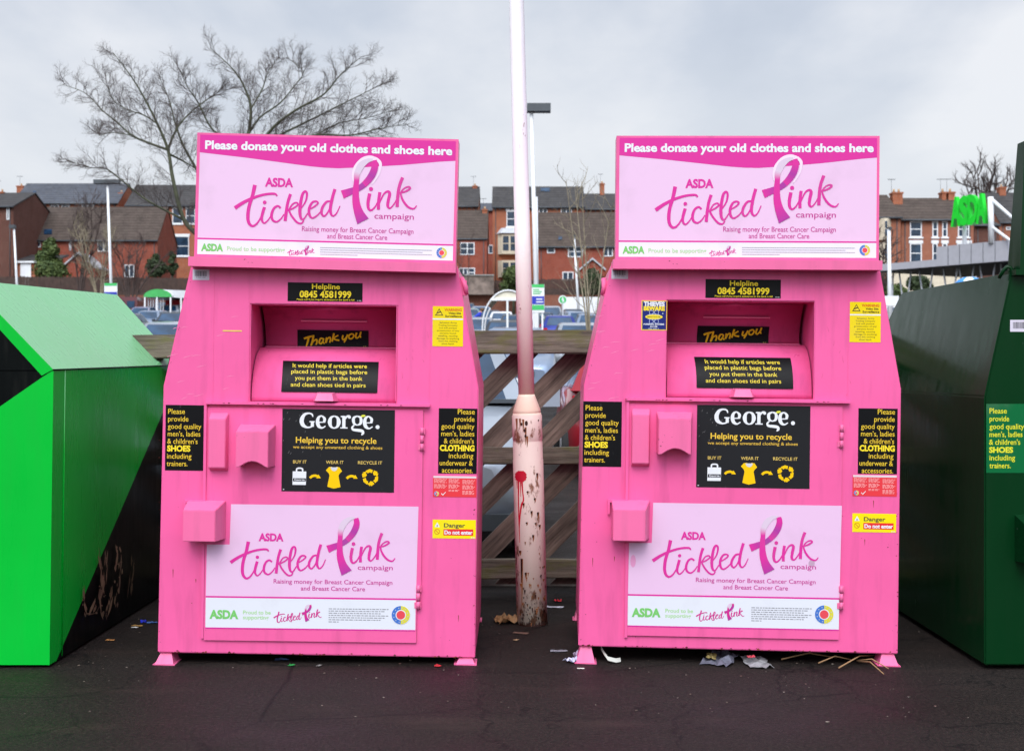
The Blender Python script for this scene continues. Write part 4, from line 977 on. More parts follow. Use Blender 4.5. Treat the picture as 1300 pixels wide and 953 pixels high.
def grit():
    r = random.Random(21); bm = bmesh.new()
    for i in range(420):
        y = r.uniform(4.3, 6.6); x = r.uniform(-2.4, 2.4); s = r.choice((.0015, .002, .0028, .004)) * r.uniform(.6, 1.2)
        b = len(bm.verts); bmesh.ops.create_icosphere(bm, subdivisions=1, radius=s, matrix=Matrix.Translation((x, y, s * .3)) @ Matrix.Diagonal((r.uniform(.8, 1.8), r.uniform(.8, 1.4), .5, 1)))
    m, nt, bb = new_mat('grit_chips'); v = coord(nt); f = noi(nt, v, 9, 1)
    nt.links.new(ramp(nt, f, [(.35, (.05, .045, .04)), (.5, (.10, .07, .05)), (.58, (.2, .17, .14)), (.7, (.10, .04, .03))]), bb.inputs['Base Color'])
    tag(link_bm('grit', bm, m), 'loose grit and leaf crumbs scattered on the tarmac', 'grit', kind='stuff')
grit()
# ================================================================== cars
carpaint = {}
def cpaint(name, c, metal=.3):
    if name not in carpaint:
        m, nt, b = new_mat(name + '_car_paint'); b.inputs['Base Color'].default_value = rgba(c); b.inputs['Metallic'].default_value = metal
        f = noi(nt, coord(nt), 2, 3); nt.links.new(ramp(nt, f, [(.3, tuple(x * .85 for x in c)), (.7, c)]), b.inputs['Base Color'])
        b.inputs['Roughness'].default_value = .28; b.inputs['Coat Weight'].default_value = .6
        carpaint[name] = m
    return carpaint[name]
def make_car(loc, rz, pm, label, kind='hatch', near=False, group='cars parked in the car park'):
    """nose towards -Y in its own frame"""
    o = empty('parked_car', loc, (0, 0, rz), label, 'car', group)
    if kind == 'hatch': ln, H, roof = 4.05, 1.45, (-.45, 1.45)
    elif kind == 'estate': ln, H, roof = 4.5, 1.47, (-.35, 1.85)
    elif kind == 'mpv': ln, H, roof = 4.5, 1.72, (-.75, 1.9)
    else: ln, H, roof = 4.5, 1.42, (-.25, 1.0)
    h = ln / 2
    st = [(-h, .34, .62, .62), (-h + .12, .22, .72, .76), (-h + .55, .20, .84, .84), (-.95, .20, .96, .87), (-.2, .20, .98, .88), (.9, .20, .98, .88), (h - .7, .20, .99, .86), (h - .15, .22, .93, .78), (h, .36, .72, .66)]
    bm = bmesh.new(); rings = []
    for y, zl, zt, w in st:
        zm = zl + (zt - zl) * .55
        pr = [(-w * .86, zl), (-w, zl + .12), (-w, zm), (-w * .93, zt - .03), (-w * .80, zt), (0, zt + .03), (w * .80, zt), (w * .93, zt - .03), (w, zm), (w, zl + .12), (w * .86, zl)]
        rings.append([bm.verts.new((x, y, z)) for x, z in pr])
    for a, b in zip(rings, rings[1:]):
        for i in range(len(a)):
            f = bm.faces.new((a[i], a[(i + 1) % len(a)], b[(i + 1) % len(a)], b[i])); f.smooth = True
    bm.faces.new(rings[0]); bm.faces.new(rings[-1][::-1])
    # roof and pillars
    c0, c1 = -.98 if kind != 'mpv' else -1.25, h - .22 if kind != 'saloon' else h - .75
    z0 = .97; wb, wt = .80, .60
    base = [(-wb, c0), (wb, c0), (wb, c1), (-wb, c1)]; top = [(-wt, roof[0]), (wt, roof[0]), (wt, roof[1]), (-wt, roof[1])]
    vb = [bm.verts.new((x, y, z0 - .02)) for x, y in base]; vt = [bm.verts.new((x, y, H - .05)) for x, y in top]; vtt = [bm.verts.new((x * .82, y + (.12 if i < 2 else -.12), H)) for i, (x, y) in enumerate(top)]
    for a, b in ((vb, vt), (vt, vtt)):
        for i in range(4): bm.faces.new((a[i], a[(i + 1) % 4], b[(i + 1) % 4], b[i])).smooth = True
    bm.faces.new(vtt)
    body = link_bm('body', bm, pm, o)
    body.data.materials.clear(); body.data.materials.append(pm)
    def pane(name, i0, i1, m0=.08, m1=.08, mb=.06, mt=.05, split=None):
        A, B = Vector(vbp[i0]), Vector(vbp[i1]); C_, D_ = Vector(vtp[i1]), Vector(vtp[i0])
        def q(u, v): return (A.lerp(B, u)).lerp(D_.lerp(C_, u), v)
        nrm = (B - A).cross(D_ - A).normalized()
        for (ua, ub) in (split or [(m0, 1 - m1)]):
            bm = bmesh.new(); a = [q(ua, mb), q(ub, mb), q(ub, 1 - mt), q(ua, 1 - mt)]
            pts = [tuple(p + nrm * .006) for p in a] + [tuple(p - nrm * .012) for p in a]; b_hull(bm, pts); link_bm(name, bm, M['carglass'], o)
    vbp = [(x, y, z0 - .02) for x, y in base]; vtp = [(x, y, H - .05) for x, y in top]
    pane('windscreen', 0, 1); pane('rear_window', 2, 3, .1, .1, .15, .08)
    sp = [(.10, .50), (.54, .93)] if kind in ('hatch', 'saloon') else [(.10, .38), (.41, .68), (.71, .95)]
    pane('side_window', 1, 2, split=sp); pane('side_window', 3, 0, split=[(1 - b, 1 - a) for a, b in sp])
    for sx in (-1, 1):
        for wy in (-h + .78, h - .75):
            bm = bmesh.new()
            prof = [(.18, -.10), (.29, -.10), (.31, -.07), (.31, .07), (.29, .10), (.18, .10)]
            b_lathe(bm, prof, 18); bmesh.ops.rotate(bm, verts=bm.verts, cent=(0, 0, 0), matrix=Matrix.Rotation(rad(90), 3, 'Y')); bmesh.ops.translate(bm, verts=bm.verts, vec=(sx * .80, wy, .31))
            w = link_bm('wheel', bm, M['tyre'], o)
            bm = bmesh.new(); b_tube(bm, [(sx * .88, wy, .31), (sx * .906, wy, .31)], [.19, .17], 12); link_bm('rim', bm, M['rim'], w)
        bm = bmesh.new(); b_hull(bm, [(sx * .42, -h - .0, .56), (sx * .72, -h + .13, .56), (sx * .74, -h + .30, .74), (sx * .46, -h + .06, .70), (sx * .42, -h + .2, .56), (sx * .66, -h + .3, .56), (sx * .66, -h + .4, .70), (sx * .46, -h + .3, .68)])
        bmesh.ops.recalc_face_normals(bm, faces=bm.faces); link_bm('headlight', bm, M['clear_lens'], o)
        bm = bmesh.new(); b_box(bm, min(sx * .58, sx * .80), max(sx * .58, sx * .80), h - .14, h - .02, .68, .90); bevel_all(bm, .03, 2); link_bm('tail_light', bm, M['red_lens'], o)
        bm = bmesh.new(); b_box(bm, min(sx * .86, sx * 1.04), max(sx * .86, sx * 1.04), -.72, -.60, .93, 1.07); bevel_all(bm, .04, 3); link_bm('wing_mirror', bm, pm, o)
    box('grille', -.38, .38, -h - .012, -h + .05, .46, .58, M['dgrey'], o, .01)
    box('number_plate', -.26, .26, -h - .03, -h + .02, .34, .44, M['offw'], o, .005)
    box('number_plate', -.26, .26, h - .02, h + .03, .52, .63, plain('rear_plate_yellow', (.7, .5, .05)) if 'rpy' not in M else M['rpy'], o, .005)
    box('bumper_trim', -.70, .70, -h - .006, -h + .1, .22, .32, M['dgrey'], o, .01)
    if near:
        for x in (-.32, .28): tube('wiper', [(x, -1.06, .985), (x + .35, -.95, 1.05)], .008, M['dgrey'], o, 5)
        box('scuttle_trim', -.74, .74, -1.06, -.94, .965, .99, M['dgrey'], o, .01)
    return o
M['rpy'] = plain('rear_plate_yellow', (.7, .5, .05))
silver = cpaint('silver', (.50, .54, .60), .5); white = cpaint('white', (.75, .76, .78), 0); blue = cpaint('blue', (.01, .03, .30), .3); navy = cpaint('navy', (.01, .02, .05), .3)
dark = cpaint('graphite', (.03, .035, .045), .4); red = cpaint('red', (.33, .008, .02), .1); sblue = cpaint('silver_blue', (.30, .38, .52), .5); pgrey = cpaint('pale_silver', (.42, .47, .54), .3); maroon = cpaint('maroon', (.10, .01, .02), .2)
lgreen = cpaint('pale_green', (.32, .42, .40), .4); lilac = cpaint('lilac', (.30, .28, .42), .4)
a_ = make_car((-.70, 9.65, 0), 0, pgrey, 'pale silver car nosed up behind the timber fence, left of the lamp post', near=True, group='cars just behind the fence')
b_ = make_car((1.45, 15.5, 0), math.pi, red, 'red car showing its tail light through the fence, right of the lamp post', near=True, group='cars just behind the fence')
protos = {}; parked = [(-.70, 9.65), (1.45, 15.5), (xat(159, 97), 99), (xat(742, 101), 102), (xat(748, 101), 102), (xat(735, 101), 102)]
def park(px, roof_py, Y, pm, rz, label, kind='hatch'):
    H = {'hatch': 1.45, 'estate': 1.47, 'mpv': 1.72, 'saloon': 1.42}[kind]
    lo, hi = 20.0, 106.0          # how far away a car on this slope has its roof at that height in the photograph
    for _ in range(40):
        mid = (lo + hi) / 2
        if HY - (gz(mid) + H - EYE) * F / mid > roof_py: lo = mid
        else: hi = mid
    Y = (lo + hi) / 2 + 2.2; X = xat(px, Y)
    for _ in range(12):
        hit = [q for q in parked if abs(q[0] - X) < 2.05 and abs(q[1] - Y) < 4.9]
        if not hit: break
        Y = hit[0][1] + (4.95 if Y >= hit[0][1] else -4.95); X = xat(px, Y)
    if Y > 111 or Y < 19: print('CAR SKIPPED', label); return
    parked.append((X, Y)); z = gz(Y)
    if kind not in protos:
        protos[kind] = make_car((0, 0, 0), 0, pm, label, kind); o = protos[kind]
    else:
        o = copy_tree(protos[kind])
    o.location = (xat(px, Y), Y, z); o.rotation_euler = (-math.atan((gz(Y + 1) - gz(Y - 1)) / 2) * (-1 if abs(rz) < 1.5 else 1) , 0, rz)
    tag(o, label)
    for ch in o.children:
        if ch.name.split('.')[0] in ('body', 'wing_mirror'):
            ch.material_slots[0].link = 'OBJECT'; ch.material_slots[0].material = pm
    return o
PI = math.pi
for a in ((214, 410, 41, silver, 0, 'silver car just over the fence, tucked between the bright green bank and left pink bank'),
          (192, 395, 64, sblue, 0, 'silver blue car with wide windscreen facing the camera, above the sloping green bank roof'),
          (220, 397, 66, dark, .05, 'dark car whose bonnet faces the camera, right beside the silver blue one'),
          (181, 390, 76, lilac, 0, 'lilac silver car one row behind the silver blue windscreen', 'saloon'),
          (204, 386, 86, dark, 0.1, 'dark estate car below the green arched shelter', 'estate'),
          (222, 388, 84, silver, PI, 'silver car in front of the arched shelter, partly hidden by the left pink bank'),
          (172, 388, 92, navy, 0, 'navy car just right of the maroon van', 'saloon'),
          (596, 392, 66, lgreen, .1, 'pale green silver car beside the person in a blue jacket'),
          (637, 396, 80, white, PI, 'white hatchback seen through the trolley shelter'),
          (622, 396, 90, navy, 0, 'dark blue car behind the white hatchback in the trolley shelter'),
          (653, 400, 88, dark, 0, 'graphite car behind the trolley shelter, next to the lamp post', 'saloon'),
          (642, 408, 60, dark, 0, 'graphite car in front of the white hatchback'),
          (655, 418, 40, sblue, 0, 'silver blue car roof just over the fence, left of the lamp post'),
          (699, 389, 93, silver, 0, 'silver people carrier behind the pay sign', 'mpv'),
          (688, 397, 84, navy, 0, 'navy car half hidden by the pay sign'),
          (709, 401, 82, blue, PI, 'bright blue car showing its back, right of the pay sign'),
          (733, 396, 86, sblue, .2, 'blue grey estate car in front of the white van', 'estate'),
          (750, 399, 80, sblue, 0, 'pale blue car at the right of the white van, beside the right pink bank'),
          (735, 411, 46, silver, 0, 'large silver car with wide windscreen right over the fence, left of the right pink bank'),
          (676, 400, 95, lgreen, 0, 'pale green car behind the lamp post', 'saloon'),
          (160, 399, 80, dark, 0, 'dark car hidden behind the bright green bank roof', 'saloon'),
          (606, 404, 56, silver, 0, 'silver car in front of the person in a blue jacket'),
          (1128, 390, 70, white, 0, 'white car at the right behind the dark green bank'),
          (668, 398, 72, dark, PI, 'graphite car hidden behind the lamp post shaft'),
          (728, 394, 74, dark, 0, 'dark hatchback between the round pedestrian sign and the thin sapling'),
          (592, 386, 98, dark, 0, 'dark saloon at the foot of the brick wall beside the left pink bank', 'saloon'),
          (611, 390, 98, sblue, .1, 'silver blue saloon at the foot of the brick wall beside the shelter', 'saloon')):
    if len(a) == 6: park(*a[:6])
    else: park(*a)

def van(px, Y, py, w, h_, pm, label, ln=5):
    z = gz(Y); o = empty('parked_van', (xat(px, Y), Y, z), (0, 0, 0), label, 'van')
    bm = bmesh.new(); b_hull(bm, [(-w / 2, 0, .3), (w / 2, 0, .3), (w / 2, ln, .3), (-w / 2, ln, .3), (-w / 2 * .93, .1, h_), (w / 2 * .93, .1, h_), (w / 2 * .93, ln, h_), (-w / 2 * .93, ln, h_)]); bevel_all(bm, .12, 3); link_bm('body', bm, pm, o)
    for s in (-1, 1):
        box('rear_door_window', s * w * .22 - w * .15, s * w * .22 + w * .15, -.01, .12, h_ * .60, h_ * .85, M['carglass'], o, .02)
        box('tail_light', s * w * .46 - .06, s * w * .46 + .06, -.02, .1, h_ * .35, h_ * .5, M['red_lens'], o, .02)
        for y in (.9, ln - .9): tube('wheel', [(s * (w / 2 - .05), y, .33), (s * (w / 2 - .27), y, .33)], .33, M['tyre'], o, 16)
    return o
van(159, 97, 368, 1.9, 2.1, maroon, 'maroon van with its back to the camera below the brown fence on the left')
def luton():
    Y = 101; z = gz(Y); o = empty('box_van', (xat(742, Y), Y, z), (0, 0, rad(0)), 'white box van parked side on below the brown fence', 'van')
    zt = zat(377, Y) - z
    bm = bmesh.new(); b_box(bm, -1.75, 2.1, 0, 2.1, .7, zt); bevel_all(bm, .08, 2); link_bm('cargo_box', bm, M['offw'], o)
    bm = bmesh.new(); b_prism(bm, [(2.15, .4), (3.9, .4), (3.9, 1.0), (3.5, 1.2), (3.0, 2.0), (2.15, 2.0)], .1, 2.0); bevel_all(bm, .08, 2); link_bm('cab', bm, white, o)
    box('side_window', 2.5, 3.1, .07, .12, 1.25, 1.8, M['carglass'], o, .02); box('chassis', -1.7, 2.1, .3, 1.8, .45, .68, M['dgrey'], o, .02)
    for x in (-1.0, 3.0):
        for y in (.1, 1.75): tube('wheel', [(x, y, .36), (x, y + .24, .36)], .36, M['tyre'], o, 16)
luton()

# ================================================================== shelters, signs, lamps in the car park
def trolley_shelter():
    Y = 38; z = gz(Y); cx = xat(645, Y); o = empty('trolley_shelter', (cx, Y, z), (0, 0, 0), 'clear arched trolley shelter with silver frame behind the fence', 'shelter')
    hw = xat(645, Y) - xat(612.5, Y); zt = zat(368.5, Y) - z; zs = zat(415, Y) - z
    def arc(y, rr=0, n=18): return [(-(hw - rr) * math.cos(math.pi * i / n), y, zs + (zt - zs - rr) * math.sin(math.pi * i / n)) for i in range(n + 1)]
    for i, y in enumerate((0, 3.2)):
        tube('arch_frame', [(-hw, y, 0)] + arc(y) + [(hw, y, 0)], .026, M['offw'], o, 6)
    bm = bmesh.new(); a, b = arc(.02, .02), arc(3.2, .02)
    va, vb = [bm.verts.new(p) for p in a], [bm.verts.new(p) for p in b]
    for i in range(4, 14): bm.faces.new((va[i], va[i + 1], vb[i + 1], vb[i])).smooth = True
    r_ = link_bm('roof', bm, M['cream'], o); md = r_.modifiers.new('s', 'SOLIDIFY'); md.thickness = .02
    bm = bmesh.new(); z1 = zat(379.5, Y) - z; n = 18
    pts = [p for p in arc(0, .03) if p[2] >= z1]; xl = hw * math.sqrt(max(0, 1 - ((z1 - zs) / (zt - zs)) ** 2))
    b_prism(bm, [(-xl, z1)] + [(p[0], p[2]) for p in pts] + [(xl, z1)], .03, .05); link_bm('gable_panel', bm, plain('cream_gable', (.72, .68, .55), .4), o)
    box('cross_bar', -xl, xl, -.03, .03, z1 - .05, z1 + .03, M['offw'], o)
    for x in (-.05, .55): box('upright', x, x + .06, -.02, .04, 0, z1, M['offw'], o)
    for s in (-1, 1): box('handrail', s * hw - .02, s * hw + .02, 0, 4.4, .9, .95, M['offw'], o)
trolley_shelter()
def green_shelter():
    Y = 96; z = gz(Y); o = empty('arched_shelter', (xat(200, Y), Y, z), (0, 0, 0), 'trolley shelter with green arched front and white roof below the brown fence on the left', 'shelter')
    hw = 18 * Y / F; zt = zat(367, Y) - z; zs = zat(377, Y) - z
    n = 14; arc = [(-hw * math.cos(math.pi * i / n), zs + (zt - zs) * math.sin(math.pi * i / n)) for i in range(n + 1)]
    bm = bmesh.new(); b_prism(bm, arc, 0, .12); link_bm('gable_panel', bm, plain('leaf_green_panel', S(70, 185, 95), .4), o)
    bm = bmesh.new(); b_prism(bm, arc, .13, 5.0); r_ = link_bm('roof', bm, M['offw'], o)
    bm = bmesh.new(); b_hull(bm, [(hw * .3, .2, zt - .02), (hw * 2.3, 2, zt - .02), (hw * 2.3, 4.5, zt - .02), (hw * .3, 4.5, zt), (hw * .3, .2, zs), (hw * 2.3, 2, zs), (hw * 2.3, 4.5, zs), (hw * .3, 4.5, zs)]); link_bm('side_roof', bm, M['offw'], o)
    for x in (-hw + .05, -hw * .1, hw - .15, hw * 1.6, hw * 2.2): box('upright', x, x + .1, .02, .12, 0, zs, M['offw'], o)
    for i in range(7): box('slat', -hw + .25 + i * .19, -hw + .32 + i * .19, .3, .34, .1, zs, M['lead'], o)
    box('notice_board', -.1, 1.0, 2.5, 2.6, .6, zs - .1, M['redcl'], o)
green_shelter()

def street_lamp(px0, py0, px1, py1, Y, head, label, rad_=.07, group='white lamp posts in the car park'):
    z = gz(Y); b = at(px1, py1, Y); t = at(px0, py0, Y); d = (t - b); b2 = b - d * ((b.z - z) / d.z)
    o = empty('lamp_post', b2, (0, 0, 0), label, 'lamp post', group)
    tube('pole', [(0, 0, 0), tuple(t - b2)], [rad_ * 1.2, rad_ * .8], M['offw'], o, 8)
    x0, x1, y0, y1 = head; p, q = at(x0, y1, Y) - b2, at(x1, y0, Y) - b2
    bm = bmesh.new(); b_box(bm, p.x, q.x, -.2, .2, p.z, q.z); bevel_all(bm, .02); link_bm('lamp_head', bm, M['dgrey'], o)
    return o
street_lamp(136.5, 235, 141, 362, 62, (120, 152, 228.5, 233.5), 'white lamp post with a twin dark head over the bright green bank')
street_lamp(17.8, 290, 21.3, 360, 95, (12.5, 19.5, 285.5, 290), 'short looking white lamp post at the far left beside the dark brick house', .09)
street_lamp(674.6, 141, 681.5, 400, 42, (669, 699, 132.5, 142.5), 'tall white lamp post with dark flat head just right of the near column', .075)
street_lamp(729, 302, 733.5, 378, 96, (727.5, 730.5, 299, 302), 'white lamp post in front of the red brick house with the small porch', .09)
street_lamp(1128.5, 291, 1129.5, 378, 72, (1127, 1131, 288.5, 291), 'white lamp post between the right pink bank and the store canopy', .12)
tube_ = tube('sign_pole', [tuple(at(680.8, 250, 44)), tuple(Vector((at(683, 400, 44).x, 44, gz(44))))], .05, M['offw'], seg=8)
tag(tube_, 'thin white pole standing close behind the tall dark headed lamp post', 'pole')
def notice(px0, px1, py0, py1, Y, label, bands, lines=()):
    z = gz(Y); o = empty('parking_sign', (xat((px0 + px1) / 2, Y), Y, z), (0, 0, 0), label, 'sign')
    hw = (px1 - px0) / 2 * Y / F; zt, zb = zat(py0, Y) - z, zat(py1, Y) - z
    pl = box('sign_plate', -hw, hw, -.02, .02, zb, zt, M['offw'], o, .01)
    for a, b, mt in bands: box('colour_band', -hw * .96, hw * .96, -.03, -.0205, zt - (zt - zb) * b, zt - (zt - zb) * a, mt, pl)
    for a, b, x0, x1, mt in lines: box('text_line', -hw + 2 * hw * x0, -hw + 2 * hw * x1, -.034, -.0305, zt - (zt - zb) * b, zt - (zt - zb) * a, mt, pl)
    for s in (-1, 1): tube('sign_leg', [(s * hw * .7, .03, 0), (s * hw * .7, .03, zb + .1)], .03, M['offw'], o, 6)
    return o
notice(675, 691, 361, 397, 40, 'white parking sign with green and blue bands right of the near lamp post', [(0, .11, M['signgreen']), (.42, .70, M['signblue']), (.73, .90, M['signgreen'])],
       [(.17, .20, .1, .6, M['signgreen']), (.24, .27, .1, .8, M['signgreen']), (.31, .34, .1, .7, M['signgreen']), (.50, .54, .35, .85, M['offw']), (.60, .64, .35, .9, M['offw'])])
box('sign_base_plate', xat(676.5, 39.6), xat(683.5, 39.6), 39.55, 39.6, gz(40), zat(397.5, 39.6), M['offw'])
tag(bpy.data.objects['sign_base_plate'], 'plain white panel standing directly under the parking sign', 'panel')
notice(132.4, 149, 359.5, 376, 60, 'white notice with green top and blue foot above the bright green bank', [(0, .20, M['signgreen']), (.68, 1, M['signblue'])])
def round_sign():
    Y = 60; z = gz(Y); o = empty('pedestrian_sign', (xat(714.5, Y), Y, z), (0, 0, 0), 'small round green and white pedestrian sign in front of the white box van', 'sign')
    zc = zat(380.5, Y) - z
    tube('pole', [(0, .03, 0), (0, .03, zc)], .03, M['lead'], o, 6)
    bm = bmesh.new(); b_tube(bm, [(0, .02, zc), (0, -.01, zc)], .21, 24); d = link_bm('disc', bm, M['offw'], o)
    bm = bmesh.new(); b_tube(bm, [(0, -.012, zc), (0, -.016, zc)], .165, 24); link_bm('green_face', bm, M['signgreen'], d)
    bm = bmesh.new(); b_prism(bm, [(-.03, zc - .11), (.0, zc - .11), (.015, zc - .02), (.04, zc - .11), (.07, zc - .11), (.04, zc + .04), (.02, zc + .06), (-.04, zc + .06), (-.06, zc - .02), (-.04, zc - .02), (-.02, zc + .02)], -.021, -.017); b_tube(bm, [(0, -.017, zc + .095), (0, -.021, zc + .095)], .028, 10)
    link_bm('symbol', bm, M['offw'], d)
round_sign()
notice(1123, 1141, 375.5, 388, 68, 'plain white board at the foot of the lamp post beside the right pink bank', [])

# person leaning into a car
def person():
    Y = 63; z = gz(Y); k = 1.0
    J = [(0, 0, .95), (0.05, 0, 1.15), (0.12, 0, 1.38), (0.22, 0, 1.50), (.28, 0, 1.62),
         (-.10, 0, .92), (-.12, .02, .50), (-.14, 0, .08), (-.12, -.14, .03), (.10, 0, .92), (.12, -.03, .50), (.08, 0, .08), (.10, -.14, .03),
         (.10, -.17, 1.40), (-.10, -.32, 1.25), (-.32, -.40, 1.28), (-.40, -.42, 1.29), (.16, .17, 1.40), (.0, .30, 1.20), (-.22, .28, 1.12), (-.30, .28, 1.12)]
    E_ = [(0, 1), (1, 2), (2, 3), (3, 4), (0, 5), (5, 6), (6, 7), (7, 8), (0, 9), (9, 10), (10, 11), (11, 12), (2, 13), (13, 14), (14, 15), (15, 16), (2, 17), (17, 18), (18, 19), (19, 20)]
    rr = [.16, .15, .17, .07, .11, .10, .07, .05, .04, .10, .07, .05, .04, .08, .055, .04, .035, .08, .055, .04, .035]
    me = bpy.data.meshes.new('person'); me.from_pydata(J, E_, []); o = bpy.data.objects.new('person', me); col.objects.link(o)
    sk = o.modifiers.new('s', 'SKIN'); o.modifiers.new('u', 'SUBSURF').levels = 1
    for i, v in enumerate(me.skin_vertices[0].data): v.radius = (rr[i], rr[i]); v.use_root = (i == 0)
    dg = bpy.context.evaluated_depsgraph_get(); me2 = bpy.data.meshes.new_from_object(o.evaluated_get(dg)); o.modifiers.clear(); o.data = me2
    for m in (M['denim'], M['bluecl'], M['skin']): me2.materials.append(m)
    for p in me2.polygons:
        c = p.center; p.material_index = 2 if c.z > 1.54 or c.x < -.27 and c.z > 1 else (1 if c.z > .98 else 0); p.use_smooth = True
    o.location = (xat(604, Y), Y, z)
    bm = bmesh.new(); bmesh.ops.create_icosphere(bm, subdivisions=2, radius=.12, matrix=Matrix.Translation((.31, .02, 1.68)) @ Matrix.Diagonal((1, 1, .8, 1))); link_bm('hair', bm, M['hair'], o)
    tag(o, 'person in a bright blue jacket and dark trousers leaning over beside a pale green car', 'person')
person()

# ================================================================== retaining wall, fences
def backwalls():
    Y = 120
    box_ = lambda n, px0, px1, z0, z1, mt, y0=0, y1=.35: box(n, xat(px0, Y), xat(px1, Y), Y + y0, Y + y1, z0, z1, mt)
    tag(box_('brick_wall', -700, 1100, 5.2, 8.0, M['brick_w']), 'long orange brick retaining wall along the back of the car park', 'wall')
    o = empty('board_fence', (0, Y, 8.0), (0, 0, 0), 'brown close boarded fence on top of the brick wall left and centre', 'fence')
    def run(p0, p1, t0, t1):
        bm = bmesh.new(); x = xat(p0, Y); x1 = xat(p1, Y); r = random.Random(int(p0)); n = 0
        while x < x1:
            w = .145; k = (x - xat(p0, Y)) / (x1 - xat(p0, Y)); zt = zat(t0 + (t1 - t0) * k, Y) - 8.0 + r.uniform(-.05, .05)
            b_box(bm, x, x + w - .012, .1 + r.uniform(0, .03), .14, 0.01, zt); x += w
        link_bm('board_panel', bm, M['closeb'], o)
        bm = bmesh.new(); x = xat(p0, Y)
        while x < x1: b_box(bm, x, x + .12, .142, .26, 0, zat(t0, Y) - 8.0 + .05); x += 2.4
        link_bm('post', bm, M['closeb'], o)
    run(-40, 262, 350.5, 353); run(626, 790, 356, 352)
    tag(box('garden_wall', xat(560, 119), xat(627, 119), 119.0, 119.35, 8.0, zat(350, 119), plain('old_stone_wall', (.20, .155, .13), .9, var=.5, scale=1.6)), 'old grey brown garden wall with pale coping right of the left pink bank', 'wall')
    tag(box('wall_coping', xat(560, 119), xat(627.5, 119), 118.9, 119.45, zat(350, 119), zat(348.4, 119), M['kerb']), 'pale stone coping on top of the grey brown garden wall', 'coping')
backwalls()

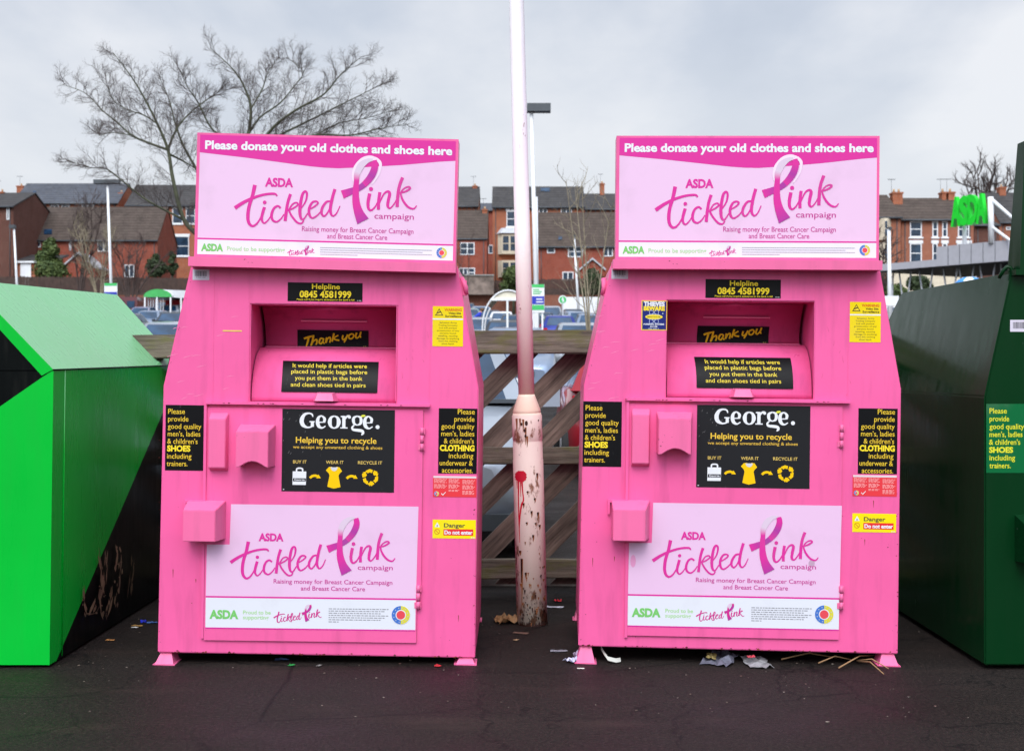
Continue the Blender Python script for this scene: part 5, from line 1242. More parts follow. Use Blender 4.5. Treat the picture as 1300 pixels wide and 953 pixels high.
# ================================================================== houses
def house(label, Y, x0, x1, yb, ye, yr, depth, wall, roofm, wins=(), chims=(), group='brick houses beyond the car park', roofover=.3, hipL=0, hipR=0, doors=(), brackets=False, skyl=(), gableflip=False):
    zb = gz(Y) - .5; X0, X1 = xat(x0, Y), xat(x1, Y); ze = zat(ye, Y); Yr = Y + depth / 2; zr = zat(yr, Yr)
    o = empty('brick_house', ((X0 + X1) / 2, Y, zb), (0, 0, 0), label, 'house', group)
    hw = (X1 - X0) / 2; e = ze - zb; r = zr - zb
    bm = bmesh.new(); v = [bm.verts.new(p) for p in ((-hw, 0, 0), (hw, 0, 0), (hw, depth, 0), (-hw, depth, 0), (-hw, 0, e), (hw, 0, e), (hw, depth, e), (-hw, depth, e), (-hw + hipL, depth / 2, r - .05), (hw - hipR, depth / 2, r - .05))]
    for q in ((0, 1, 5, 4), (2, 3, 7, 6), (1, 2, 6, 9, 5), (3, 0, 4, 8, 7), (4, 5, 9, 8), (6, 7, 8, 9)): bm.faces.new([v[i] for i in q])
    link_bm('wall', bm, wall, o)
    bm = bmesh.new(); sl = (r - e) / (depth / 2); ov = roofover; t = .12
    for s in (0, 1):
        yy0 = -ov if s == 0 else depth + ov; z0_ = e - sl * ov
        b_hull(bm, [(-hw - .1, yy0, z0_), (hw + .1, yy0, z0_), (hw + .1 - hipR, depth / 2, r), (-hw - .1 + hipL, depth / 2, r), (-hw - .1, yy0, z0_ + t), (hw + .1, yy0, z0_ + t), (hw + .1 - hipR, depth / 2, r + t), (-hw - .1 + hipL, depth / 2, r + t)])
    rf = link_bm('roof', bm, roofm, o)
    tube('gutter', [(-hw - .1, -ov - .04, e - sl * ov + .02), (hw + .1, -ov - .04, e - sl * ov + .02)], .09, M['dgrey'], o, 6)
    for (cx0, cx1, ct, cb) in chims:
        c0, c1 = xat(cx0, Yr) - (X0 + X1) / 2, xat(cx1, Yr) - (X0 + X1) / 2; zt = zat(ct, Yr) - zb; z0_ = zat(cb, Yr) - zb - 1.2
        bm = bmesh.new(); b_box(bm, c0, c1, depth / 2 - .5, depth / 2 + .5, z0_, zt); b_box(bm, c0 - .06, c1 + .06, depth / 2 - .56, depth / 2 + .56, zt, zt + .16)
        ch = link_bm('chimney', bm, M['brick_o'], rf)
        bm = bmesh.new(); b_tube(bm, [(c0 + .1, depth / 2 + .3, zt), (c0 + .1, depth / 2 + .3, zt + 1.5)], .015, 4); b_box(bm, c0 - .25, c0 + .45, depth / 2 + .28, depth / 2 + .32, zt + 1.42, zt + 1.46)
        for q in range(4): b_box(bm, c0 - .2 + q * .2, c0 - .18 + q * .2, depth / 2 + .05, depth / 2 + .55, zt + 1.46, zt + 1.48)
        link_bm('aerial', bm, M['dgrey'], ch)
        k = max(1, int((c1 - c0) / .45))
        for i in range(k): tube('chimney_pot', [(c0 + (i + .5) * (c1 - c0) / k, depth / 2, zt + .16), (c0 + (i + .5) * (c1 - c0) / k, depth / 2, zt + .5)], [.13, .1], plain('clay_pot', (.35, .2, .1)) if 'pot' not in M else M['pot'], rf, 8)
    for w in wins:
        a0, b0, a1, b1 = w[:4]; st = w[4] if len(w) > 4 else 'plain'
        wx0, wx1 = xat(a0, Y) - (X0 + X1) / 2, xat(a1, Y) - (X0 + X1) / 2; wz0, wz1 = zat(b1, Y) - zb, zat(b0, Y) - zb
        fr = .09
        bm = bmesh.new()
        for q in ((wx0, wx1, wz0, wz0 + fr), (wx0, wx1, wz1 - fr, wz1), (wx0, wx0 + fr, wz0 + fr, wz1 - fr), (wx1 - fr, wx1, wz0 + fr, wz1 - fr)): b_box(bm, q[0], q[1], -.07, .02, q[2], q[3])
        mw = (wx0 + wx1) / 2; mz = (wz0 + wz1) / 2
        if wx1 - wx0 > .9 and st != 'sash': b_box(bm, mw - .05, mw + .05, -.06, .02, wz0 + fr, wz1 - fr)
        if st in ('sash', 'grid'): b_box(bm, wx0 + fr, wx1 - fr, -.058, .02, mz - .04, mz + .04)
        if st in ('surround', 'sash'): b_box(bm, wx0 - .12, wx1 + .12, -.12, .01, wz0 - .14, wz0 - .005); b_box(bm, wx0 - .1, wx1 + .1, -.09, .01, wz1 + .005, wz1 + .28)
        f = link_bm('window', bm, M['offw'], o)
        box('pane', wx0 + fr * .9, wx1 - fr * .9, -.02, .01, wz0 + fr * .9, wz1 - fr * .9, M['glass'], f)
    for (a0, b0, a1, b1, mt) in doors:
        box('door', xat(a0, Y) - (X0 + X1) / 2, xat(a1, Y) - (X0 + X1) / 2, -.05, .01, zat(b1, Y) - zb, zat(b0, Y) - zb, mt, o, .02)
    for sx in ((-hw + .35), (hw - .35)): tube('downpipe', [(sx, -.06, .3), (sx, -.06, e - .2)], .045, M['dgrey'], o, 5)
    if brackets:
        bm = bmesh.new(); x = -hw + .2
        while x < hw: b_box(bm, x, x + .12, -.22, .0, e - .45, e - .12); x += .62
        link_bm('eaves_bracket', bm, M['dgrey'], o)
    for (a0, b0, a1, b1) in skyl:
        def onroof(px, py):   # intersect the view line with the front slope
            # z = e + sl*y ;  z+zb = EYE+(HY-py)*(Y+y)/F
            y = (EYE + (HY - py) * Y / F - zb - e) / (sl - (HY - py) / F); return Vector((xat(px, Y + y) - (X0 + X1) / 2, y, e + sl * y + t))
        p = [onroof(a0, b1), onroof(a1, b1), onroof(a1, b0), onroof(a0, b0)]; n = Vector((0, -sl, 1)).normalized()
        bm = bmesh.new(); b_hull(bm, [tuple(q - n * .02) for q in p] + [tuple(q + n * .07) for q in p]); link_bm('roof_window', bm, M['carglass'], rf)
    return o
M['pot'] = plain('clay_pot', (.42, .27, .15), .8)
def add_porch(parent, Y, x0, x1, yb, ye, ya, d, wall, label='porch'):
    pl = parent.location; X0, X1 = xat(x0, Y) - pl.x, xat(x1, Y) - pl.x; ze, za, zb = zat(ye, Y) - pl.z, zat(ya, Y) - pl.z, gz(Y) - 1 - pl.z; xm = (X0 + X1) / 2; y0 = Y - pl.y
    bm = bmesh.new(); b_prism(bm, [(X0 + .15, zb), (X1 - .15, zb), (X1 - .15, ze), (xm, za - .15), (X0 + .15, ze)], y0, y0 + d); po = link_bm('porch', bm, wall, parent)
    bm = bmesh.new()
    for s, xe in ((0, X0), (1, X1)):
        b_hull(bm, [(xe, y0 - .25, ze - .15), (xm, y0 - .25, za), (xm, y0 + d, za), (xe, y0 + d, ze - .15), (xe, y0 - .25, ze + .05), (xm, y0 - .25, za + .2), (xm, y0 + d, za + .2), (xe, y0 + d, ze + .05)])
    link_bm('roof', bm, M['lead'], po)
# left group
house('dark brown brick house cut by the left photo edge', 133, -60, 17, 360, 262, 246, 12, M['brick_d'], M['roof_g'], [(8.5, 263, 12, 279)], [(-6, 6, 246, 255)])
house('tall red house with blue grey slate roof on the far left', 158, 17.5, 150, 340, 257, 234, 9, M['brick_o'], M['roof_l'], [(36, 260, 47, 266), (64, 260, 75, 266), (78, 260, 88, 266), (104, 260, 119, 266)], [(23, 31.5, 238, 247)], hipL=0, skyl=[(42, 244, 46, 252)], brackets=True)
house('back row house with white bays and brown roof behind the big bare tree', 156, 160, 262, 345, 260, 236, 9, M['brick_o'], M['roof_g'], [(203, 264, 213, 284, 'sash'), (219, 264, 232, 284, 'sash'), (203, 300, 216, 325, 'sash'), (222, 300, 240, 325, 'sash'), (236, 264, 248, 284, 'sash')], [(152, 157, 247, 258)], brackets=True)
h1 = house('long low red brick house with wide tiled roof and brick gable on the left', 140, 27, 200, 350, 303, 264, 8, M['brick_r'], M['roof_b'], [(46, 307, 52, 314), (88, 306, 90.5, 318), (124, 305, 139, 319.5), (158, 336, 170.5, 352)], [(36, 44, 264, 276)], skyl=[(56, 293, 66, 299)])
add_porch(h1, 136, 78, 122, 350, 339, 322, 4, M['brick_r'])
def garage():
    Y = 134; z = gz(Y) - .4; o = empty('garage', (xat(30, Y), Y, z), (0, 0, 0), 'red brick garage with grey lean to roof and white door on the left', 'garage')
    hw = 24 * Y / F; ze = zat(331.5, Y) - z; zr = zat(321, Y) - z
    box('wall', -hw * .93, hw * 1.6, 0, 5, 0, ze - .1, M['brick_o'], o)
    bm = bmesh.new(); b_hull(bm, [(-hw, -.2, ze - .1), (hw * 1.7, -.2, ze - .1), (hw * 1.7, 4, zr), (-hw * .55, 4, zr), (-hw, -.2, ze + .08), (hw * 1.7, -.2, ze + .08), (hw * 1.7, 4, zr + .15), (-hw * .55, 4, zr + .15)]); link_bm('roof', bm, M['roof_g'], o)
    box('fascia', -hw, hw * 1.7, -.28, -.21, ze - .2, ze + .0, M['offw'], o)
    box('door', xat(26, Y) - xat(30, Y), xat(39.5, Y) - xat(30, Y), -.06, .01, .2, ze - .25, M['offw'], o, .02)
garage()
# centre group
house('back row house with small chimney just right of the left pink sign', 158, 540, 607, 345, 261, 238, 9, M['brick_o'], M['roof_g'], [], [(600, 606, 238, 248)], brackets=True)
house('brick house with pale eaves and white cross window beside the left pink sign', 140, 545, 618, 350, 303, 268, 8, M['brick_r'], M['roof_b'], [(584, 308, 602.5, 323.5, 'grid'), (583, 340, 594, 352), (594.5, 340, 603, 352, 'grid')], [(612.5, 618.5, 268, 282)], roofover=.1)
house('narrow far house with slate roof seen in the gap between two houses', 175, 606, 632, 340, 267, 259, 9, M['brick_r'], M['roof_l'], [(620, 311, 626, 322)])
h4 = house('tall orange brick house with white bay windows directly behind the lamp post', 150, 625.5, 742, 345, 262, 238, 9, M['brick_o'], M['roof_g'], [(643, 268, 655, 288, 'sash'), (684, 264.5, 695, 273), (712, 264.5, 726, 273)], [], brackets=True, skyl=[(686, 240.5, 698, 244.5)])
def bay(parent, Y, x0, x1, y0, y1, cap):
    pl = parent.location; X0, X1 = xat(x0, Y) - pl.x, xat(x1, Y) - pl.x; z0, z1 = zat(y1, Y) - pl.z, zat(y0, Y) - pl.z
    bm = bmesh.new(); q = .5
    v0 = [bm.verts.new(p) for p in ((X0, 0, z0), (X0 + q, -q * 1.4, z0), (X1 - q, -q * 1.4, z0), (X1, 0, z0))]; v1 = [bm.verts.new((v.co.x, v.co.y, z1)) for v in v0]
    for i in range(4): bm.faces.new((v0[i], v0[(i + 1) % 4], v1[(i + 1) % 4], v1[i]))
    bm.faces.new(v0); bm.faces.new(v1); b = link_bm('bay_window', bm, M['cream'], parent)
    if cap:
        bm = bmesh.new(); b_hull(bm, [(X0 - .15, 0, z1 + .01), (X0 + q * .6, -q * 1.9, z1 + .01), (X1 - q * .6, -q * 1.9, z1 + .01), (X1 + .15, 0, z1 + .01), (X0 + .4, 0, z1 + .7), (X0 + q * 1.2, -.1, z1 + .7), (X1 - q * 1.2, -.1, z1 + .7), (X1 - .4, 0, z1 + .7)]); link_bm('roof', bm, M['lead'], b)
    n = max(1, round((X1 - X0 - 2 * q) / 1.2))
    for i in range(n):
        a = X0 + q + (X1 - X0 - 2 * q) * (i + .12) / n; c = X0 + q + (X1 - X0 - 2 * q) * (i + .88) / n; h = z1 - z0
        box('pane', a, c, -q * 1.4 - .02, -q * 1.4 - .005, z0 + h * .16, z0 + h * .49, M['glass'], b); box('pane', a, c, -q * 1.4 - .02, -q * 1.4 - .005, z0 + h * .53, z0 + h * .86, M['glass'], b)
bay(h4, 150, 632, 662, 297, 323, True); bay(h4, 150, 632, 662, 331, 352, False)
h5 = house('low red brick house with small gabled porch left of the right pink sign', 140, 683, 800, 350, 311, 271, 8, M['brick_r'], M['roof_b'], [(694.5, 313, 704.5, 321.5), (721, 312.5, 740, 326.5, 'grid'), (766, 312.5, 778, 325.5), (714, 345, 728, 356)], [], skyl=[(709, 302, 713.5, 306)])
add_porch(h5, 137, 735, 769, 356, 342, 329.5, 3, M['brick_r'])
house('back row roof and chimney just left of the right pink sign', 160, 741, 820, 345, 265, 247, 9, M['brick_o'], M['roof_g'], [], [(761.5, 767, 235, 252)], brackets=True)
# right terrace
tw = [(1155, 281, 1170, 301, 'sash'), (1183.5, 281, 1190.5, 301, 'sash'), (1196, 281, 1202.5, 301, 'sash'), (1216, 281, 1230, 301, 'sash'), (1155, 309, 1170, 334, 'sash'), (1183.5, 309, 1190, 334, 'sash'), (1196, 309, 1202.5, 320, 'sash'), (1215, 309, 1232, 324, 'sash')]
house('red brick terrace with white stone sills and tall brown slate roof', 115, 1144, 1236, 360, 278, 253, 9, M['brick_t'], M['roof_b'], tw, [(1194, 1199, 246.5, 253), (1202, 1210, 246.5, 253)], group='brick terraces on the right')
h7 = house('end terrace with cream bay windows just right of the right pink sign', 114, 1040, 1143.5, 360, 275, 249, 9, M['brick_t'], M['roof_b'], [], [(1131.5, 1144, 247, 264)], group='brick terraces on the right')
bay(h7, 114, 1113, 1131, 278, 305, False); bay(h7, 114, 1113, 1131, 308, 335, False)
house('dark red brick house with slate roof behind the store sign', 128, 1237, 1268, 360, 286, 276, 9, M['brick_d'], M['roof_g'], [], group='brick terraces on the right')
house('brick house with steep dark slate roof behind the sloping sign struts', 135, 1269, 1380, 360, 281, 246, 9, M['brick_t'], M['roof_g'], [(1277, 288, 1288, 292)], [(1267, 1275, 240, 262)], group='brick terraces on the right')

# ================================================================== store canopy
def canopy():
    A_, B_ = at(1111, 344, 83), at(1279, 331.5, 74.7)
    o = empty('store_canopy', (A_.x, A_.y, 0), (0, 0, 0), 'grey clad store canopy on V shaped steel struts above the dark green bank', 'canopy')
    d = (B_ - A_); d.z = 0; L_ = d.length; u = d.normalized(); n = Vector((-u.y, u.x, 0))   # away from the camera
    if n.y < 0: n = -n
    zb = (A_.z + B_.z) / 2
    Mx = Matrix(((u.x, n.x, 0, 0), (u.y, n.y, 0, 0), (0, 0, 1, 0), (0, 0, 0, 1)))
    def place(ob): ob.matrix_local = Mx; return ob
    split = (at(1191.5, 340, 79).xy - A_.xy).length
    place(box('fascia', 0, split, 0, .3, zb, zb + .44, M['grey'], o, .02)); place(box('fascia', split, L_ + 0.02, -.02, .32, zb, zb + 1.22, M['grey'], o, .02))
    bm = bmesh.new()
    for i in range(1, 6): x = split + (L_ - split) * i / 6; b_box(bm, x, x + .03, -.03, -.02, zb + .03, zb + 1.2)
    place(link_bm('cladding_joint', bm, M['dgrey'], o))
    place(box('soffit', .05, L_ + 6, .31, 9, zb - .05, zb + .1, M['dgrey'], o))
    place(box('roof_deck', .05, L_ + 6, .33, 9, zb + .101, zb + .4, M['grey'], o))
    g = gz(80)
    for t, sp in ((.6, .25), (1.7, .9), (3.35, 1.0), (5.2, 1.0), (6.4, 1.0), (7.9, 1.0), (9.3, .9)):
        for s in (-1, 1): place(tube('strut', [(t, .9, g), (t, .9, g + (zb - g) * .25), (t + s * sp * .55, .9, zb)], .055, M['lead'], o, 8))
    # shop front under the canopy, far back
    w = place(box('shop_front', 3.4, L_ + 6, 8.6, 9, g - 1, zb - .06, M['dgrey'], o))
    for i in range(6): place(box('shop_window', 3.6 + i * 1.7, 5.1 + i * 1.7, 8.55, 8.59, g, zb - .6, M['glass'], o))
    # posts and struts carrying the letters
    def P2(px, py, Y): p = at(px, py, Y); return tuple(p - Vector((A_.x, A_.y, 0)))
    tube('sign_post', [P2(1224.5, 316, 77.6), P2(1224.5, 284, 77.6)], .13, M['offw'], o); tube('sign_post', [P2(1258.5, 309, 75.6), P2(1257.5, 250, 75.6)], .17, M['offw'], o)
    tube('sign_strut', [P2(1258, 252, 75.6), P2(1290, 281, 74)], .10, M['offw'], o); tube('sign_strut', [P2(1258, 287, 75.6), P2(1290, 311, 74)], .09, M['offw'], o)
    tube('sign_rail', [P2(1222, 284, 77.7), P2(1259, 276, 75.6)], .06, M['offw'], o)
    # big letters standing along the edge
    V, Fc = None, None; x0 = (at(1217, 280, 78).xy - A_.xy).length; x1 = (at(1255.5, 280, 75.8).xy - A_.xy).length
    letters = 'ASDA'; w_ = (x1 - x0) / 4; zb_, zt_ = zat(287, 77), zat(249, 77)
    for i, ch in enumerate(letters):
        cu = bpy.data.curves.new('l', 'FONT'); cu.body = ch; cu.extrude = .12; cu.offset = .05; cu.resolution_u = 3
        to = bpy.data.objects.new('l', cu); col.objects.link(to); me = bpy.data.meshes.new_from_object(to.evaluated_get(bpy.context.evaluated_depsgraph_get())); bpy.data.objects.remove(to)
        xs = [v.co.x for v in me.vertices]; ys = [v.co.y for v in me.vertices]
        for v in me.vertices:
            x = x0 + i * w_ + (v.co.x - min(xs)) / (max(xs) - min(xs)) * w_ * 1.16; z_ = zb_ + (v.co.y - min(ys)) / (max(ys) - min(ys)) * (zt_ - zb_); v.co = (x, -v.co.z * 1.4 - .25, z_)
        me.materials.clear(); me.materials.append(M['lampgreen'])
        lo = bpy.data.objects.new('letter', me); col.objects.link(lo); lo.parent = o; place(lo)
canopy()
def dome():
    Y = 58; z = gz(Y); o = empty('parasol', (xat(1231, Y), Y, z), (0, 0, 0), 'blue and white parasol top peeping over the dark green bank', 'parasol')
    zt = zat(351.5, Y) - z; R_ = 21 * Y / F
    bm = bmesh.new(); n = 16; c = bm.verts.new((0, 0, zt)); rings = []
    for j, (rr, dz) in enumerate(((.35, .02), (.7, .14), (1.0, .36))): rings.append([bm.verts.new((R_ * rr * math.cos(2 * PI * i / n), R_ * rr * math.sin(2 * PI * i / n), zt - dz)) for i in range(n)])
    for i in range(n):
        f = [bm.faces.new((c, rings[0][i], rings[0][(i + 1) % n]))] + [bm.faces.new((a[i], b[i], b[(i + 1) % n], a[(i + 1) % n])) for a, b in zip(rings, rings[1:])]
        for q in f: q.material_index = (i // 2) % 2; q.smooth = True
    cn = link_bm('canopy', bm, [plain('sky_blue_canvas', S(70, 150, 225), .7), M['offw']], o); md = cn.modifiers.new('s', 'SOLIDIFY'); md.thickness = .01
    tube('pole', [(0, 0, 0), (0, 0, zt)], .025, M['offw'], o, 8)
dome()

# ================================================================== trees and shrubs
class Twig:
    def __init__(s, seed, Y): s.bm = bmesh.new(); s.tw = bmesh.new(); s.r = random.Random(seed)
    def limb(s, pts, r0, r1, seg=7, bm=None):
        n = len(pts); Q = catmull([tuple(p) for p in pts], 4); Q = [Vector(q) for q in Q]
        b_tube(bm or s.bm, Q, [r0 + (r1 - r0) * i / (len(Q) - 1) for i in range(len(Q))], seg, cap=False); return Q
    def grow(s, p, d, ln, r, lev, up=.35, spread=42, child=(5, 4, 3)):
        R_ = s.r; n = 5 if lev < 2 else 3; Q = [p.copy()]; dd = d.normalized()
        for i in range(n):
            dd = (dd + Vector((R_.gauss(0, .16), R_.gauss(0, .16), R_.gauss(0, .12) + up * .22))).normalized(); Q.append(Q[-1] + dd * ln / n)
        b_tube(s.bm if r > .016 else s.tw, Q, [r * (1 - .62 * i / n) for i in range(n + 1)], 5 if r > .016 else 3, cap=False)
        if lev >= len(child): return
        k = child[lev]
        for j in range(k):
            t = .22 + .78 * (j + R_.random() * .7) / k; i = min(n - 1, int(t * n)); q = Q[i].lerp(Q[i + 1], t * n - i)
            ax = (Q[i + 1] - Q[i]).normalized(); side = ax.orthogonal(); side.rotate(Matrix.Rotation(R_.uniform(0, 6.28), 3, ax))
            side.y *= .6
            a = rad(spread + R_.uniform(-14, 14)); nd = (ax * math.cos(a) + side.normalized() * math.sin(a))
            s.grow(q, nd, ln * R_.uniform(.42, .66) * (1.15 - .35 * t), r * .55 * (1.1 - .4 * t), lev + 1, up, spread, child)
    def along(s, Q, n, ln, r, lev, t0=.2, **kw):
        R_ = s.r
        for j in range(n):
            t = t0 + (1 - t0) * (j + R_.random() * .8) / n; f = min(.999, t) * (len(Q) - 1); i = int(f); p = Q[i].lerp(Q[i + 1], f - i); ax = (Q[i + 1] - Q[i]).normalized()
            side = ax.orthogonal(); side.rotate(Matrix.Rotation(R_.uniform(0, 6.28), 3, ax)); side.y *= .7; side.z += .15
            a = rad(R_.uniform(32, 58)); s.grow(p, ax * math.cos(a) + side.normalized() * math.sin(a), ln * R_.uniform(.7, 1.2) * (1.1 - .4 * t), r, lev, **kw)
def big_tree():
    Y = 30; T = Twig(4, Y); q = 1 / 2.708
    def W(pts, dy=0, w=0): return [at(60 + x * q, 50 + y * q, Y + dy + (w * i / max(1, len(pts) - 1))) for i, (x, y) in enumerate(pts)]
    base = at(300, 440, Y); base.z = gz(Y) - .1
    o = empty('bare_tree', base, (0, 0, 0), 'big leafless spreading tree behind the left pink bank', 'tree')
    fork = at(292, 330, Y)
    trunkQ = T.limb([base, base + (fork - base) * .5 + Vector((.08, 0, 0)), fork], .18, .13, 10)
    tb = T.bm; T.bm = bmesh.new()
    for v in tb.verts: v.co -= base
    link_bm('trunk', tb, M['bark'], o)
    spec = [  # points, depth drift, radii, twigs
        ([(628, 758), (540, 690), (470, 620), (432, 480), (415, 380), (378, 290), (335, 205), (290, 130), (225, 45)], -.8, .12, .015, 16),
        ([(470, 620), (400, 585), (330, 545), (250, 480), (200, 445), (140, 440), (72, 415)], -1.2, .055, .010, 12),
        ([(415, 380), (345, 355), (290, 330), (240, 285), (190, 245), (130, 185), (50, 155)], .9, .06, .010, 14),
        ([(420, 395), (470, 420), (520, 450)], .5, .05, .03, 3),
        ([(415, 375), (450, 300), (500, 245), (560, 200), (610, 170)], .6, .05, .010, 12),
        ([(628, 758), (590, 600), (520, 460), (470, 370), (440, 290), (420, 210), (385, 130)], 1.2, .09, .012, 14),
        ([(628, 758), (640, 560), (655, 420), (690, 330), (700, 240), (680, 170), (640, 105), (560, 30)], .2, .13, .012, 16),
        ([(655, 430), (610, 350), (560, 300), (520, 220), (480, 160), (460, 110)], -.8, .06, .010, 12),
        ([(690, 330), (730, 270), (800, 220), (850, 160), (880, 110), (820, 60)], .8, .05, .010, 12),
        ([(650, 470), (720, 380), (780, 300), (860, 240), (950, 190), (1010, 120), (1080, 60)], -.5, .09, .010, 16),
        ([(720, 385), (800, 330), (900, 280), (1000, 230), (1080, 190), (1160, 150)], 1.0, .06, .010, 14),
        ([(690, 440), (800, 370), (920, 330), (1040, 330), (1130, 310), (1235, 290)], -1.0, .07, .010, 16),
        ([(800, 365), (900, 340), (1000, 290), (1100, 270), (1200, 240)], .8, .045, .008, 12),
        ([(700, 240), (740, 170), (760, 110), (800, 60)], .5, .04, .008, 9),
        ([(378, 290), (330, 260), (270, 240), (220, 200), (200, 130)], .5, .035, .008, 10),
        ([(290, 330), (220, 320), (180, 330), (170, 310)], .2, .025, .006, 6),
    ]
    for i, (pts, dy, r0, r1, n) in enumerate(spec):
        Q = T.limb(W(pts, 0, dy), r0 * .56, r1 * .5, 7)
        T.along(Q, int(n * 2.4), .62 if n > 9 else .46, .0088, 0, .12, up=.30, child=(6, 5, 2))
    for b in (T.bm, T.tw):
        for v in b.verts: v.co -= base
    cr = link_bm('crown', T.tw, M['twig'], o); link_bm('limb', T.bm, M['bark'], o)
big_tree()
def small_tree(px, py_top, Y, label, seed, mat='paletwig', n=3, ln=None, cat='tree', w=.5, r0=.05, zb=None, child=(5, 4), up=.5, name='sapling', spread=34):
    z = gz(Y) if zb is None else zb; H = zat(py_top, Y) - z; T = Twig(seed, Y); base = Vector((xat(px, Y), Y, z))
    o = empty(name, base, (0, 0, 0), label, cat)
    tops = []
    for i in range(n):
        a = T.r.uniform(-1, 1) * w if n > 1 else 0
        Q = T.limb([Vector((0, 0, 0)), Vector((a * .25, T.r.uniform(-.1, .1), H * .35)), Vector((a * .7, T.r.uniform(-.3, .3) * w, H * .7)), Vector((a, T.r.uniform(-.5, .5) * w, H * T.r.uniform(.85, 1)))], r0, r0 * .2, 6)
        T.along(Q, 9, ln or H * .22, r0 * .38, 0, .3, up=up, child=child, spread=spread)
    link_bm('trunk', T.bm, M[mat], o); link_bm('crown', T.tw, M[mat], o)
    return o
small_tree(751, 222, 30, 'slender pale sapling with a few upright stems left of the right pink bank', 3, n=4, w=.75, r0=.03, ln=.9, child=(3,))
small_tree(100, 256, 112, 'bare brown shrubby tree in front of the long low house, left', 5, 'twig', 6, 2.2, w=2.6, r0=.10, name='bare_shrub', cat='shrub', child=(5, 3))
small_tree(126, 285, 110, 'bare yellow green shrub beside the lamp post on the left', 6, 'paletwig', 6, 1.6, w=2.2, r0=.09, name='bare_shrub', cat='shrub', child=(5, 3))
small_tree(165, 305, 108, 'tangled bare brush above the arched shelter', 7, 'twig', 7, 1.6, w=3.4, r0=.08, name='bare_shrub', cat='shrub', child=(5, 3))
small_tree(592, 300, 112, 'thin bare shrub against the house right of the left pink sign', 8, 'twig', 4, 1.3, w=1.6, r0=.05, name='bare_shrub', cat='shrub', child=(3,))
small_tree(1255, 213, 150, 'round headed bare tree on the skyline behind the store sign', 9, 'twig', 9, 2.6, w=3.2, r0=.22, name='bare_tree', child=(5, 4))
small_tree(1122, 300, 100, 'bare street tree under the left end of the canopy', 12, 'twig', 4, 1.6, w=1.0, r0=.14, name='bare_tree', child=(4, 3))
def clump_bush(px, py0, py1, hwpx, Y, label, seed, mat, name='shrub', cat='shrub', n=2600, cone=False, leaf=.14, stem=True):
    r = random.Random(seed); zb, zt = zat(py1, Y), zat(py0, Y); H = zt - zb; hw = hwpx * Y / F
    z0 = min(gz(Y), zb); base = Vector((xat(px, Y), Y, z0)); o = empty(name, base, (0, 0, 0), label, cat)
    bm = bmesh.new(); cl = []
    for i in range(16 if cone else 12):
        t = r.random(); w = hw * (math.sin(PI * min(1, .22 + t * .74)) if not cone else (1.08 - t) * (.85 + .3 * r.random()))
        a = r.uniform(0, 2 * PI); q = r.random() ** .5 * .72; cl.append((Vector((w * q * math.cos(a), w * q * math.sin(a), zb - z0 + H * (.08 + .8 * t))), w * .42 + hw * .14))
    for i in range(n):
        c, s = r.choice(cl); d = Vector((r.gauss(0, 1), r.gauss(0, 1), r.gauss(0, .85))).normalized() * s * r.uniform(.55, 1.08); p = c + d
        if p.z > zt - z0 + .2: continue
        nn = (d.normalized() + Vector((r.gauss(0, .5), r.gauss(0, .5), r.gauss(0, .5) + .3))).normalized(); a = nn.orthogonal().normalized(); b = nn.cross(a); k = leaf * r.uniform(.6, 1.5)
        th = r.uniform(0, 6.28); a, b = a * math.cos(th) + b * math.sin(th), b * math.cos(th) - a * math.sin(th)
        vs = [bm.verts.new(p + a * k), bm.verts.new(p + b * k * .55 + nn * .03), bm.verts.new(p - a * k), bm.verts.new(p - b * k * .55 + nn * .03)]; bm.faces.new(vs)
    link_bm('crown', bm, mat, o, recalc=False)
    tube('trunk', [(0, 0, 0), (0, 0, zb - z0 + H * .6)], [.16, .05], M['bark'], o, 6)
clump_bush(64, 299, 355, 26, 124, 'bushy yellow green conifer in front of the garage', 1, M['leaf_y'], 'conifer', 'tree', 5200, True, .17)
clump_bush(198, 322, 350, 15, 124, 'dark evergreen bush above the arched shelter', 2, M['leaf_d'], n=2600)
clump_bush(219, 312, 350, 6, 126, 'slim dark column conifer left of the left pink sign', 3, M['leaf_d'], 'conifer', 'tree', 1400)
clump_bush(652, 336, 374, 21, 118, 'green ivy covered bush left of the near lamp post', 4, M['leaf_y'], n=3600)
clump_bush(752, 340, 372, 18, 118, 'dark evergreen hedge beside the right pink sign', 5, M['leaf_d'], n=2800)
clump_bush(1166, 350, 374, 18, 96, 'round dark hedge under the canopy', 6, M['leaf_d'], n=3200)
clump_bush(1140, 360, 380, 16, 90, 'low green hedge left of the round dark hedge', 7, M['leaf_y'], n=2400)
# pale house fronts seen under the canopy
tag(box('rendered_wall', xat(1128, 112), xat(1240, 112), 112, 112.4, gz(112) - 1, zat(343, 112) , M['cream']), 'cream rendered front garden wall seen beneath the canopy', 'wall')

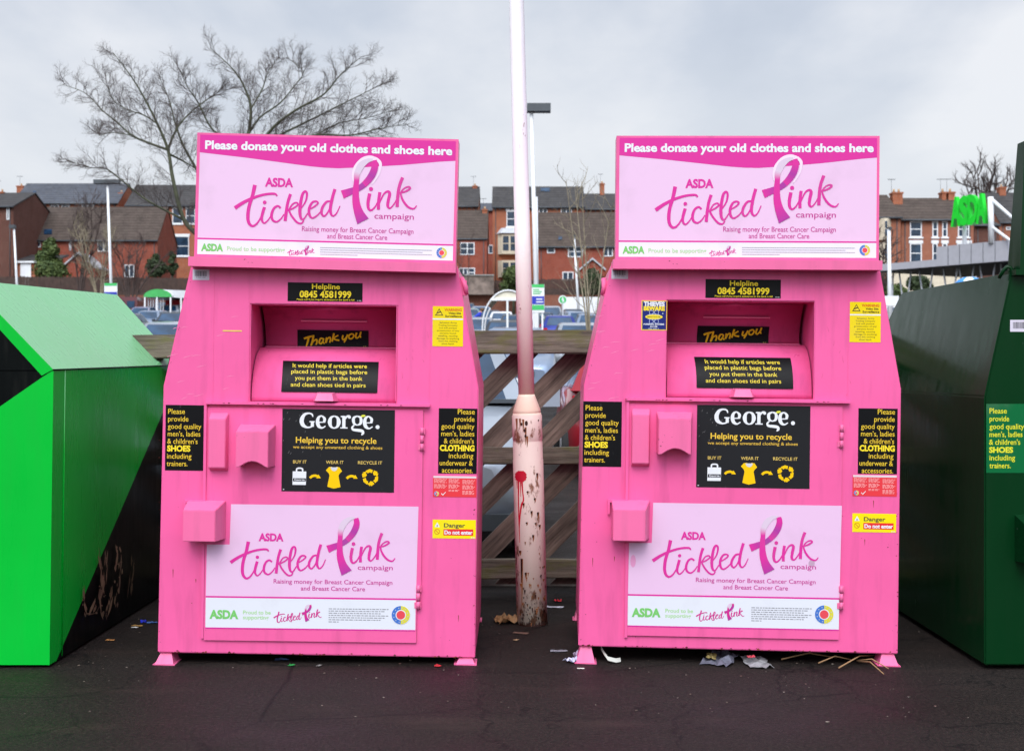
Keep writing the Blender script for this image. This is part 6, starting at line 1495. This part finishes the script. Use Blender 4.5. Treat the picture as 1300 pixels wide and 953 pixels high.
# ================================================================== sky, light, camera
def sky():
    w = bpy.data.worlds.new('World'); sc.world = w; w.use_nodes = True; nt = w.node_tree; bg = nt.nodes['Background']
    el, az = rad(46), rad(188)
    sk = N(nt, 'ShaderNodeTexSky', sky_type='NISHITA'); sk.sun_disc = False; sk.sun_elevation = el; sk.sun_rotation = az; sk.dust_density = 2.5
    tc = N(nt, 'ShaderNodeTexCoord'); sp = N(nt, 'ShaderNodeSeparateXYZ'); nt.links.new(tc.outputs['Generated'], sp.inputs[0])
    # clouds laid out on a plane overhead: direction / height
    dv = N(nt, 'ShaderNodeVectorMath', operation='DIVIDE'); ad = N(nt, 'ShaderNodeMath', operation='ADD'); ad.inputs[1].default_value = .16
    mx = N(nt, 'ShaderNodeMath', operation='MAXIMUM'); mx.inputs[1].default_value = 0; nt.links.new(sp.outputs[2], mx.inputs[0]); nt.links.new(mx.outputs[0], ad.inputs[0])
    cb = N(nt, 'ShaderNodeCombineXYZ'); [nt.links.new(ad.outputs[0], cb.inputs[i]) for i in range(3)]
    nt.links.new(tc.outputs['Generated'], dv.inputs[0]); nt.links.new(cb.outputs[0], dv.inputs[1])
    mp = N(nt, 'ShaderNodeMapping'); mp.inputs['Scale'].default_value = (.75, .42, .25); mp.inputs['Location'].default_value = (3.1, 1.7, .4); nt.links.new(dv.outputs[0], mp.inputs[0])
    f = noi(nt, mp.outputs[0], 1.25, 7, .52); f2 = noi(nt, mp.outputs[0], .55, 3, .5)
    a_ = N(nt, 'ShaderNodeMath', operation='ADD'); nt.links.new(f, a_.inputs[0]); nt.links.new(f2, a_.inputs[1])
    h_ = N(nt, 'ShaderNodeMath', operation='MULTIPLY'); h_.inputs[1].default_value = .5; nt.links.new(a_.outputs[0], h_.inputs[0])
    cl = ramp(nt, h_.outputs[0], [(.42, SKY_D), (.49, SKY_M), (.555, SKY_L)])
    hz = ramp(nt, sp.outputs[2], [(0, 1.0), (.10, .8), (.26, .0)])
    cl = mixc(nt, hz, cl, SKY_H)
    # the side of the sky behind the camera is brighter (thin cloud over the sun)
    dt = N(nt, 'ShaderNodeVectorMath', operation='DOT_PRODUCT'); dt.inputs[1].default_value = (-.08, -.74, .66); nt.links.new(tc.outputs['Generated'], dt.inputs[0])
    br = N(nt, 'ShaderNodeMapRange'); br.interpolation_type = 'SMOOTHSTEP'; br.inputs['From Min'].default_value = .25; br.inputs['From Max'].default_value = 1.0; br.inputs['To Min'].default_value = 1.0; br.inputs['To Max'].default_value = BACK; nt.links.new(dt.outputs['Value'], br.inputs[0])
    cm = N(nt, 'ShaderNodeVectorMath', operation='SCALE'); nt.links.new(cl, cm.inputs[0]); 
    lo = N(nt, 'ShaderNodeMapRange'); lo.inputs['From Min'].default_value = .02; lo.inputs['From Max'].default_value = .42; lo.inputs['To Min'].default_value = .10; nt.links.new(sp.outputs[2], lo.inputs[0])
    bk = N(nt, 'ShaderNodeMapRange'); bk.inputs['From Min'].default_value = .1; bk.inputs['From Max'].default_value = -.2; nt.links.new(sp.outputs[1], bk.inputs[0])
    mf = N(nt, 'ShaderNodeMix'); mf.inputs[2].default_value = 1.0; nt.links.new(bk.outputs[0], mf.inputs[0]); nt.links.new(lo.outputs[0], mf.inputs[3])
    mm = N(nt, 'ShaderNodeMath', operation='MULTIPLY'); nt.links.new(br.outputs[0], mm.inputs[0]); nt.links.new(mf.outputs[0], mm.inputs[1]); nt.links.new(mm.outputs[0], cm.inputs['Scale'])
    up = N(nt, 'ShaderNodeVectorMath', operation='SCALE'); up.inputs['Scale'].default_value = 10.0; nt.links.new(cm.outputs[0], up.inputs[0])
    out = mixc(nt, .88, sk.outputs[0], up.outputs[0]); nt.links.new(out, bg.inputs['Color']); bg.inputs['Strength'].default_value = .1
    l = bpy.data.lights.new('sun', 'SUN'); l.energy = SUN; l.angle = rad(30); l.color = (1, .96, .9); o = bpy.data.objects.new('sun', l); col.objects.link(o)
    d = Vector((math.sin(az) * math.cos(el), math.cos(az) * math.cos(el), math.sin(el))); o.rotation_euler = d.to_track_quat('Z', 'Y').to_euler()
SKY_D, SKY_M, SKY_L, SKY_H = (.42, .47, .56), (.54, .585, .665), (.78, .79, .82), (.75, .765, .79); BACK = 4.3; SUN = 1.5
sky()
cam = bpy.data.cameras.new('camera'); co = bpy.data.objects.new('camera', cam); col.objects.link(co); sc.camera = co
co.location = (0, 0, EYE); co.rotation_euler = (rad(90), 0, 0); cam.sensor_width = 36; cam.lens = F / 1300 * 36
cam.shift_y = -(HY - 476.5) / 1300 * -1 * -1 if False else -(476.5 - HY) / 1300
cam.clip_end = 3000; cam.dof.use_dof = True; cam.dof.focus_distance = 5.15; cam.dof.aperture_fstop = 6.5
sc.view_settings.view_transform = 'Standard'; sc.view_settings.look = 'None'; sc.view_settings.exposure = .25; sc.view_settings.gamma = 1
sc.render.resolution_x = 1024; sc.render.resolution_y = 750
